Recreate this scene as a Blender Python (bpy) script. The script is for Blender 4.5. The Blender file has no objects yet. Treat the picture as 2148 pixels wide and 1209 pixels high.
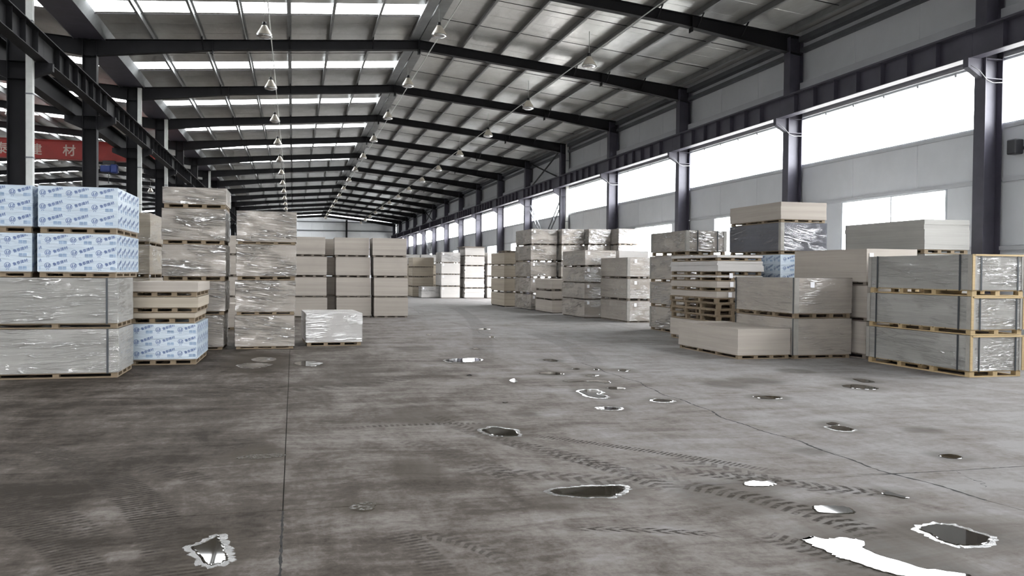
import bpy, bmesh, math, random
from mathutils import Vector, Matrix, Euler
random.seed(7)
SC = bpy.context.scene
COL = SC.collection
PI = math.pi

# ------------------------------------------------------------------ camera
def make_camera():
    f, yaw, pitch, roll, h = 1778.7, math.radians(14.469), math.radians(1.050), math.radians(0.505), 1.57
    fw = Vector((math.sin(yaw) * math.cos(pitch), math.cos(yaw) * math.cos(pitch), -math.sin(pitch)))
    right = Vector((math.cos(yaw), -math.sin(yaw), 0))
    up = right.cross(fw)
    r2 = right * math.cos(roll) + up * math.sin(roll)
    u2 = -right * math.sin(roll) + up * math.cos(roll)
    m = Matrix((r2, u2, -fw)).transposed().to_4x4()
    m.translation = (0, 0, h)
    cd = bpy.data.cameras.new('camera')
    cd.sensor_width = 36.0
    cd.lens = f / 2148 * 36.0
    cd.clip_end = 600
    cam = bpy.data.objects.new('camera', cd)
    COL.objects.link(cam)
    cam.matrix_world = m
    SC.camera = cam
make_camera()

# ------------------------------------------------------------------ sky, light, exposure
SKY = 6.0
w = bpy.data.worlds.new('overcast_sky')
SC.world = w
w.use_nodes = True
bg = w.node_tree.nodes['Background']
bg.inputs[0].default_value = (0.965, 0.975, 1.0, 1)
bg.inputs[1].default_value = SKY
SC.view_settings.view_transform = 'Standard'
SC.view_settings.look = 'None'
SC.view_settings.exposure = 2.2
SC.view_settings.gamma = 1.0
SC.view_settings.use_curve_mapping = False
try:
    cy = SC.cycles
    cy.use_denoising = True
    cy.max_bounces = 8
    cy.diffuse_bounces = 5
    cy.use_adaptive_sampling = True
    cy.adaptive_threshold = .04
    cy.glossy_bounces = 4
    cy.transmission_bounces = 6
    cy.transparent_max_bounces = 16
    cy.sample_clamp_indirect = 8.0
    cy.caustics_reflective = False
    cy.caustics_refractive = False
except Exception:
    pass

# building constants (metres)
K0, K1 = -3, 15                       # frames from behind the camera to the far wall
def FY(k): return 14.15 + 6.9 * k
BAY = 6.9
XRIN, XROUT, XW = 13.27, 13.69, 13.75     # right columns inner / outer face, wall face
XLIN, XLOUT, XLC = -5.73, -6.12, -5.925   # middle row of columns
XG, ZG = 3.98, 9.17                       # ridge
SR, SL = 0.1013, 0.0743                   # roof slopes
def zr(x): return ZG - SR * (x - XG) if x > XG else ZG - SL * (XG - x)     # top of the rafters
XG2 = 2 * XLC - XG                        # ridge of the next nave
XFAR = 2 * XLC - XW                       # its far wall
WT, WB = 5.94, 4.606                      # high windows
LT, LB = 3.49, 2.18                       # low windows
Y0, Y1 = FY(K0), FY(K1) + 0.25

def portal(x, y, z, sx, sy, rot):
    l = bpy.data.lights.new('window_daylight', 'AREA')
    l.shape = 'RECTANGLE'; l.size = sx; l.size_y = sy
    l.cycles.is_portal = True
    o = bpy.data.objects.new('window_daylight', l)
    COL.objects.link(o)
    o.location = (x, y, z); o.rotation_euler = rot
YM, YL = (Y0 + Y1) / 2, Y1 - Y0
portal(XW + .14, YM, (WT + WB) / 2, WT - WB, YL, (0, PI / 2, 0))
portal(XW + .14, YM, (LT + LB) / 2, LT - LB, YL, (0, PI / 2, 0))

# ------------------------------------------------------------------ node helpers
class NT:
    def __init__(s, name):
        s.m = bpy.data.materials.new(name); s.m.use_nodes = True
        s.t = s.m.node_tree; s.n = s.t.nodes; s.l = s.t.links
        s.b = s.n['Principled BSDF']; s.out = s.n['Material Output']
    def add(s, k, **kw):
        n = s.n.new(k)
        for a, v in kw.items(): setattr(n, a, v)
        return n
    def put(s, sock, v):
        if v is None: return
        if isinstance(v, bpy.types.NodeSocket): s.l.new(v, sock)
        else: sock.default_value = v
    def math(s, op, a, b=None, c=None, clamp=False):
        n = s.add('ShaderNodeMath', operation=op, use_clamp=clamp)
        s.put(n.inputs[0], a)
        if b is not None: s.put(n.inputs[1], b)
        if c is not None: s.put(n.inputs[2], c)
        return n.outputs[0]
    def pos(s):
        return s.add('ShaderNodeNewGeometry').outputs['Position']
    def sep(s, v):
        n = s.add('ShaderNodeSeparateXYZ'); s.put(n.inputs[0], v); return n.outputs
    def mapping(s, v, scale=(1, 1, 1), rot=(0, 0, 0), loc=(0, 0, 0)):
        n = s.add('ShaderNodeMapping'); s.put(n.inputs[0], v)
        n.inputs['Scale'].default_value = scale; n.inputs['Rotation'].default_value = rot
        n.inputs['Location'].default_value = loc
        return n.outputs[0]
    def noise(s, v, scale, detail=4, rough=.55, dist=0):
        n = s.add('ShaderNodeTexNoise'); s.put(n.inputs['Vector'], v)
        n.inputs['Scale'].default_value = scale; n.inputs['Detail'].default_value = detail
        n.inputs['Roughness'].default_value = rough; n.inputs['Distortion'].default_value = dist
        return n.outputs['Fac']
    def rng(s, v, a, b, c=0., d=1.):
        n = s.add('ShaderNodeMapRange', interpolation_type='SMOOTHSTEP'); s.put(n.inputs[0], v)
        for i, q in enumerate((a, b, c, d)): s.put(n.inputs[1 + i], q)
        return n.outputs[0]
    def ramp(s, v, stops):
        n = s.add('ShaderNodeValToRGB'); s.put(n.inputs[0], v)
        e = n.color_ramp.elements
        while len(e) < len(stops): e.new(.5)
        for q, (p, c) in zip(e, stops): q.position = p; q.color = (*c, 1)
        return n.outputs[0]
    def mix(s, f, a, b, mode='MIX'):
        n = s.add('ShaderNodeMix', data_type='RGBA', blend_type=mode)
        s.put(n.inputs[0], f); s.put(n.inputs[6], a if not isinstance(a, tuple) else (*a[:3], 1))
        s.put(n.inputs[7], b if not isinstance(b, tuple) else (*b[:3], 1))
        return n.outputs[2]
    def bump(s, h, strength, dist):
        n = s.add('ShaderNodeBump'); s.put(n.inputs['Height'], h)
        n.inputs['Strength'].default_value = strength; n.inputs['Distance'].default_value = dist
        return n.outputs[0]
    def base(s, c): s.put(s.b.inputs['Base Color'], (*c, 1) if isinstance(c, tuple) else c); return s
    def set(s, **kw):
        for k, v in kw.items(): s.put(s.b.inputs[k.replace('_', ' ')], v)
        return s

M = {}
def plain(name, c, rough=.6, metal=0., var=.12, scale=3., spec=.5, bump=0):
    t = NT(name); p = t.pos()
    n = t.noise(p, scale, 5, .6)
    lo = tuple(x * (1 - var) for x in c); hi = tuple(min(1, x * (1 + var)) for x in c)
    t.base(t.ramp(n, [(.3, lo), (.7, hi)]))
    t.set(Roughness=rough, Metallic=metal, Specular_IOR_Level=spec)
    if bump: t.set(Normal=t.bump(t.noise(p, scale * 6, 3), bump, .01))
    M[name] = t.m
    return t.m
plain('dark_steel', (.0095, .0092, .011), .6, 0, .25, 2.5, .25)
plain('lit_tone_steel', (.070, .066, .088), .5, 0, .2, 2.0)  # paler purplish copy of dark_steel: window light and haze put into the colour
plain('grey_steel', (.10, .105, .115), .5, .1, .15, 3)
plain('galvanised', (.20, .205, .205), .45, .35, .2, 2)
plain('gutter_steel', (.22, .23, .235), .45, .4, .2, 1.5)
plain('pipe_white', (.50, .51, .49), .5, 0, .12, 4)
plain('wall_panel', (.66, .675, .695), .55, 0, .05, 1.2)
plain('girt_white', (.50, .51, .53), .5, 0, .05, 2)
plain('window_frame', (.55, .57, .60), .45, 0, .05, 3)
plain('lamp_shade', (.80, .74, .64), .35, 0, .05, 6)
plain('chrome', (.75, .75, .75), .18, 1., .05, 6)
plain('crane_red', (.36, .018, .012), .45, 0, .15, 1.5)
plain('char_white', (.62, .50, .44), .6, 0, .1, 8)
plain('logo_yellow', (.60, .56, .38), .6, 0, .1, 8)
plain('hoist_blue', (.03, .06, .25), .5, 0, .1, 4)
plain('strap_black', (.03, .035, .04), .5, 0, .1, 8)
plain('corner_board', (.30, .285, .26), .75, 0, .12, 9)
plain('label_paper', (.80, .80, .82), .6, 0, .03, 20)
plain('print_blue', (.075, .12, .27), .6, 0, .1, 10)
plain('print_pale', (.22, .32, .48), .6, 0, .1, 10)
plain('ground_gravel', (.30, .29, .27), .9, 0, .2, .4)
plain('joint_dirt', (.030, .026, .022), .9, 0, .3, 9)
plain('crack_dirt', (.010, .009, .008), .95, 0, .3, 9)
plain('tarp', (.16, .13, .11), .6, 0, .2, 3)
plain('black_plastic', (.02, .02, .024), .4, 0, .1, 6)
plain('cable_grey', (.45, .45, .45), .5, 0, .05, 6)

def wood(name, c):
    t = NT(name); p = t.pos()
    n = t.noise(t.mapping(p, (1.5, 1.5, 14)), 3, 6, .65, .6)
    n2 = t.noise(p, 1.3, 2)
    col = t.mix(n, tuple(x * .55 for x in c), tuple(x * 1.3 for x in c))
    col = t.mix(t.math('MULTIPLY', n2, .5), col, tuple(x * .6 for x in c))
    t.base(col); t.set(Roughness=.75, Normal=t.bump(n, .25, .01)); M[name] = t.m
wood('pallet_yellow', (.50, .37, .20))
wood('pallet_brown', (.24, .18, .115))
wood('pallet_grey', (.22, .185, .15))

def boards(name, c, lines=.16):
    t = NT(name); p = t.pos()
    n = t.noise(t.mapping(p, (.5, .5, 42)), 1.0, 4, .75)
    n2 = t.noise(p, 1.1, 4, .6)
    n3 = t.noise(t.mapping(p, (.25, .25, 9)), 1.0, 2)
    f = t.math('ADD', t.math('MULTIPLY', n, .5), t.math('MULTIPLY', n3, .5))
    col = t.ramp(f, [(.3, tuple(x * (1 - lines) for x in c)), (.7, tuple(x * (1 + lines) for x in c))])
    col = t.mix(t.rng(n2, .45, .75, 0, .35), col, tuple(x * .8 for x in c))
    t.base(col); t.set(Roughness=.8, Specular_IOR_Level=.25, Normal=t.bump(n, .12, .006)); M[name] = t.m
boards('board_beige', (0.385, 0.345, 0.305))
boards('board_grey', (0.335, 0.325, 0.305))
boards('board_tan', (0.385, 0.335, 0.27), .2)
boards('board_white', (0.47, 0.45, 0.43), .08)
boards('board_dark', (.22, .218, .222), .12)

def film(name, k, rough, rot, amp, tint=(1, 1, 1)):
    """clear shrink film: see-through with wrinkled gloss"""
    t = NT(name); p = t.pos(); s = t.sep(p)
    al = t.math('ADD', s[0], s[1])
    cv = t.add('ShaderNodeCombineXYZ'); t.put(cv.inputs[0], al); t.put(cv.inputs[1], s[2])
    v = t.mapping(cv.outputs[0], (1, 1, 1), (0, 0, rot))
    a = t.noise(t.mapping(v, (.9, 11, 1)), 1.0, 2, .5, 1.0)
    b = t.noise(t.mapping(v, (1.6, 30, 1), (0, 0, -.10)), 1.0, 2, .5, .6)
    patch = t.rng(t.noise(t.mapping(v, (1.3, 2.6, 1)), 1.0, 2), .38, .56)
    def ridge(n, lo):
        q = t.math('SUBTRACT', 1.0, t.math('ABSOLUTE', t.math('MULTIPLY_ADD', n, 4.0, -2.0)))
        return t.rng(q, lo, 1.0)
    cr = t.math('MAXIMUM', ridge(a, .62), t.math('MULTIPLY', ridge(b, .6), .7))
    cr = t.math('MULTIPLY', cr, patch)
    h = t.math('ADD', t.math('MULTIPLY', a, .35), cr)
    nrm = t.bump(h, amp, .05)
    lw = t.add('ShaderNodeLayerWeight'); lw.inputs[0].default_value = .12
    fac = t.math('ADD', t.math('MULTIPLY', lw.outputs['Fresnel'], .35), t.math('MULTIPLY_ADD', cr, k, .035), clamp=True)
    g = t.add('ShaderNodeBsdfGlossy'); g.inputs['Roughness'].default_value = rough
    t.put(g.inputs['Normal'], nrm)
    tr = t.add('ShaderNodeBsdfTransparent'); tr.inputs[0].default_value = (*tint, 1)
    mx = t.add('ShaderNodeMixShader'); t.put(mx.inputs[0], fac)
    t.l.new(tr.outputs[0], mx.inputs[1]); t.l.new(g.outputs[0], mx.inputs[2])
    t.l.new(mx.outputs[0], t.out.inputs[0])
    M[name] = t.m
film('film_clear', .55, .10, .10, 1.0)
film('film_tight', .28, .075, -.05, .85)
film('film_dark', .30, .10, .16, 1.0, (.75, .76, .8))

def printed_film():
    t = NT('film_printed'); p = t.pos(); s = t.sep(p)
    al = t.math('ADD', s[0], s[1])
    cv = t.add('ShaderNodeCombineXYZ'); t.put(cv.inputs[0], al); t.put(cv.inputs[1], s[2])
    a = t.noise(t.mapping(cv.outputs[0], (1.3, 9, 1), (0, 0, -.15)), 1.0, 4, .6, .7)
    t.base(t.ramp(a, [(.3, (.40, .475, .55)), (.7, (.49, .56, .62))]))
    t.set(Roughness=.32, Normal=t.bump(a, .35, .05)); M['film_printed'] = t.m
printed_film()

def foil():
    t = NT('roof_foil'); p = t.pos()
    a = t.noise(t.mapping(p, (2.2, .9, 1)), 1.6, 4, .6, .5)
    b = t.noise(p, .35, 3)
    f = t.math('ADD', t.math('MULTIPLY', a, .4), t.math('MULTIPLY', b, .6))
    t.base(t.ramp(f, [(.35, (.62, .615, .59)), (.65, (.80, .795, .77))]))
    t.set(Roughness=.27, Metallic=.5, Normal=t.bump(a, .22, .04)); M['roof_foil'] = t.m
foil()

def skylight():
    t = NT('skylight_sheet')
    e = t.add('ShaderNodeEmission'); e.inputs[0].default_value = (.95, .98, 1, 1)
    e.inputs[1].default_value = SKY * .55
    t.l.new(e.outputs[0], t.out.inputs[0]); M['skylight_sheet'] = t.m
skylight()

def glass():
    t = NT('window_glass')
    tr = t.add('ShaderNodeBsdfTransparent'); tr.inputs[0].default_value = (.93, .95, .95, 1)
    g = t.add('ShaderNodeBsdfGlossy'); g.inputs['Roughness'].default_value = .05
    fr = t.add('ShaderNodeFresnel'); fr.inputs[0].default_value = 1.45
    mx = t.add('ShaderNodeMixShader'); t.l.new(fr.outputs[0], mx.inputs[0])
    t.l.new(tr.outputs[0], mx.inputs[1]); t.l.new(g.outputs[0], mx.inputs[2])
    t.l.new(mx.outputs[0], t.out.inputs[0]); M['window_glass'] = t.m
glass()

def water():
    t = NT('puddle_water'); p = t.pos()
    t.base((.030, .026, .020)); t.set(Roughness=.03, IOR=1.33, Specular_IOR_Level=.6)
    t.set(Normal=t.bump(t.noise(p, 2.5, 1), .02, .004)); M['puddle_water'] = t.m
    t = NT('muddy_water'); p = t.pos()
    t.base((.040, .033, .024)); t.set(Roughness=t.rng(t.noise(p, 30, 3), .35, .6, .10, .6), IOR=1.33, Specular_IOR_Level=.12); M['muddy_water'] = t.m
    t = NT('wet_margin'); p = t.pos()
    n = t.noise(p, 14, 4)
    b = t.b; t.base((.10, .095, .09)); t.set(Roughness=t.rng(n, .3, .7, .12, .3), IOR=1.4, Specular_IOR_Level=.8)
    t.set(Normal=t.bump(n, .25, .01)); M['wet_margin'] = t.m
water()

def concrete():
    t = NT('floor_concrete'); p = t.pos(); s = t.sep(p)
    X, Y = s[0], s[1]
    big = t.noise(p, .16, 3, .5, .3)
    wv = t.add('ShaderNodeTexNoise'); wv.inputs['Scale'].default_value = .55; wv.inputs['Detail'].default_value = 2; t.put(wv.inputs['Vector'], p)
    wp_ = t.add('ShaderNodeVectorMath', operation='MULTIPLY_ADD'); t.l.new(wv.outputs['Color'], wp_.inputs[0]); wp_.inputs[1].default_value = (.7, .7, 0); t.put(wp_.inputs[2], p)
    q = wp_.outputs[0]
    mid = t.noise(t.mapping(q, (.9, .9, 1)), 1.1, 7, .68, .4)
    fine = t.noise(p, 13, 7, .78, .3)
    sw1 = t.noise(t.mapping(q, (.6, 3.6, 1), (0, 0, .45)), 1.0, 6, .70, .4)     # dust dragged by wheels
    sw2 = t.noise(t.mapping(q, (3.4, .7, 1), (0, 0, .35)), 1.0, 6, .70, .4)
    f = t.math('ADD', t.math('MULTIPLY', mid, .34), t.math('MULTIPLY', sw1, .26))
    f = t.math('ADD', f, t.math('MULTIPLY', sw2, .18))
    f = t.math('ADD', f, t.math('MULTIPLY', fine, .22))
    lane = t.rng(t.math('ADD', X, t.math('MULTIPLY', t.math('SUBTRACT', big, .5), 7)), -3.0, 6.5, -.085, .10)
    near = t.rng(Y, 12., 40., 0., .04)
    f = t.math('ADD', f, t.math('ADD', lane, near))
    f = t.math('MULTIPLY_ADD', t.math('SUBTRACT', f, .5), 3.5, .50)
    col = t.ramp(f, [(.05, (.030, .0245, .0195)), (.34, (.075, .064, .055)), (.62, (.165, .149, .137)), (1.0, (.245, .236, .231))])
    # tyre marks
    acc = None
    for (cx, cy_, r, a, half, wd, pitch, slant, amt) in TRK:
        dx = t.math('SUBTRACT', X, cx); dy = t.math('SUBTRACT', Y, cy_)
        rr = t.math('SQRT', t.math('ADD', t.math('MULTIPLY', dx, dx), t.math('MULTIPLY', dy, dy)))
        ac = t.math('DIVIDE', t.math('SUBTRACT', rr, r), wd)
        aa = t.math('ABSOLUTE', ac)
        ca, sa = math.cos(a), math.sin(a)
        u = t.math('ADD', t.math('MULTIPLY', dx, ca), t.math('MULTIPLY', dy, sa))
        v = t.math('SUBTRACT', t.math('MULTIPLY', dy, ca), t.math('MULTIPLY', dx, sa))
        th = t.math('ARCTAN2', v, u)
        band = t.rng(aa, .75, 1.05, 1., 0.)
        ends = t.rng(t.math('ABSOLUTE', th), half * .8, half * 1.25, 1., 0.)
        q = t.math('ADD', t.math('MULTIPLY', th, r / pitch), t.math('MULTIPLY', aa, slant))
        tread = t.rng(t.math('SINE', t.math('MULTIPLY', q, 2 * PI)), -.5, .35)
        tread = t.math('MULTIPLY_ADD', tread, .85, .12)
        m = t.math('MULTIPLY', t.math('MULTIPLY', band, ends), t.math('MULTIPLY', tread, amt))
        acc = m if acc is None else t.math('MAXIMUM', acc, m)
    acc = t.math('MULTIPLY', acc, t.rng(t.noise(p, 22, 3), .36, .56, .35, 1.))
    wear = t.rng(mid, .36, .55, .3, 1.)
    acc = t.math('MULTIPLY', acc, wear)
    col = t.mix(t.math('MULTIPLY', acc, 1.15, clamp=True), col, (.026, .022, .018))
    at = t.add('ShaderNodeAttribute', attribute_name='damp')
    damp = t.math('MULTIPLY', at.outputs['Fac'], t.rng(t.math('ADD', t.math('MULTIPLY', mid, .6), t.math('MULTIPLY', fine, .4)), .36, .58, .25, 1.))
    col = t.mix(t.math('MULTIPLY', damp, .62), col, (.034, .027, .018))
    t.base(col)
    ro = t.rng(f, .2, .8, .60, .85)
    ro = t.math('SUBTRACT', ro, t.math('MULTIPLY', damp, .05))
    t.set(Roughness=ro, Specular_IOR_Level=.03)
    h = t.math('ADD', t.math('MULTIPLY', fine, .6), t.math('MULTIPLY', acc, -.35))
    t.set(Normal=t.bump(h, .28, .02)); M['floor_concrete'] = t.m

# ------------------------------------------------------------------ geometry helpers
def link(name, data, parent=None, loc=(0, 0, 0), rot=None):
    o = bpy.data.objects.new(name, data)
    COL.objects.link(o)
    if parent is not None: o.parent = parent
    o.location = loc
    if rot: o.rotation_euler = rot
    return o
_mc = {}
def boxmesh(name, dx, dy, dz, mat, bev=0.):
    key = (round(dx, 4), round(dy, 4), round(dz, 4), mat, bev)
    if key in _mc: return _mc[key]
    bm = bmesh.new()
    bmesh.ops.create_cube(bm, size=1)
    bmesh.ops.scale(bm, vec=(dx, dy, dz), verts=bm.verts)
    if bev: bmesh.ops.bevel(bm, geom=bm.edges[:], offset=bev, segments=1, affect='EDGES')
    me = bpy.data.meshes.new(name); bm.to_mesh(me); bm.free()
    me.materials.append(M[mat]); _mc[key] = me
    return me
def box(name, a, b, mat, parent=None, bev=0., rot=None, org=(0, 0, 0)):
    """box between corners a and b; org is the parent's world position"""
    d = [abs(b[i] - a[i]) for i in range(3)]; c = [(a[i] + b[i]) / 2 - org[i] for i in range(3)]
    return link(name, boxmesh(name, *d, mat, bev), parent, c, rot)
def mesh(name, verts, faces, mat, parent=None, loc=(0, 0, 0), smooth=False):
    me = bpy.data.meshes.new(name); me.from_pydata([tuple(v) for v in verts], [], faces); me.update()
    me.materials.append(M[mat])
    if smooth:
        for p in me.polygons: p.use_smooth = True
    return link(name, me, parent, loc)
def boxes(lst):
    v, f = [], []
    for (a, b) in lst:
        n = len(v)
        for z in (a[2], b[2]):
            for (x, y) in ((a[0], a[1]), (b[0], a[1]), (b[0], b[1]), (a[0], b[1])): v.append((x, y, z))
        f += [(n, n + 3, n + 2, n + 1), (n + 4, n + 5, n + 6, n + 7)] + [(n + i, n + (i + 1) % 4, n + 4 + (i + 1) % 4, n + 4 + i) for i in range(4)]
    return v, f
def bar(name, p, q, w_, h_, mat, parent=None, org=(0, 0, 0)):
    p, q = Vector(p), Vector(q); d = q - p
    me = boxmesh(name, w_, h_, d.length, mat)
    o = link(name, me, parent, (p + q) / 2 - Vector(org))
    o.rotation_euler = d.to_track_quat('Z', 'Y').to_euler()
    return o
def tube(name, pts, r, mat, parent=None, n=6, org=(0, 0, 0)):
    v, f = [], []; pts = [Vector(p) - Vector(org) for p in pts]
    for i, p in enumerate(pts):
        d = (pts[min(i + 1, len(pts) - 1)] - pts[max(i - 1, 0)]).normalized()
        a = d.orthogonal().normalized(); b = d.cross(a)
        if i and (a.dot(la) < 0): a = -a; b = -b
        la = a
        for k in range(n):
            t_ = 2 * PI * k / n; v.append(p + a * (r * math.cos(t_)) + b * (r * math.sin(t_)))
    for i in range(len(pts) - 1):
        for k in range(n): f.append((i * n + k, i * n + (k + 1) % n, (i + 1) * n + (k + 1) % n, (i + 1) * n + k))
    f += [tuple(range(n))[::-1], tuple(range((len(pts) - 1) * n, len(pts) * n))]
    return mesh(name, v, f, mat, parent, smooth=True)
def lathe(name, prof, mat, parent=None, loc=(0, 0, 0), n=20):
    v, f = [], []
    for (r, z) in prof:
        for k in range(n): v.append((r * math.cos(2 * PI * k / n), r * math.sin(2 * PI * k / n), z))
    for i in range(len(prof) - 1):
        for k in range(n): f.append((i * n + k, i * n + (k + 1) % n, (i + 1) * n + (k + 1) % n, (i + 1) * n + k))
    return mesh(name, v, f, mat, parent, loc, True)
def tag(o, label=None, cat=None, group=None, kind=None):
    if label: o['label'] = label
    if cat: o['category'] = cat
    if group: o['group'] = group
    if kind: o['kind'] = kind
    return o
def thing(name, loc, label, cat, group=None, rz=0):
    o = link(name, None, None, loc, (0, 0, rz)); o.empty_display_size = .2
    return tag(o, label, cat, group)
def struct(name, loc=(0, 0, 0)):
    return tag(link(name, None, None, loc), kind='structure')
ORD = ['first', 'second', 'third', 'fourth', 'fifth', 'sixth', 'seventh', 'eighth', 'ninth', 'tenth', 'eleventh', 'twelfth', 'thirteenth', 'fourteenth', 'fifteenth', 'sixteenth', 'seventeenth', 'eighteenth', 'nineteenth']

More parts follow.
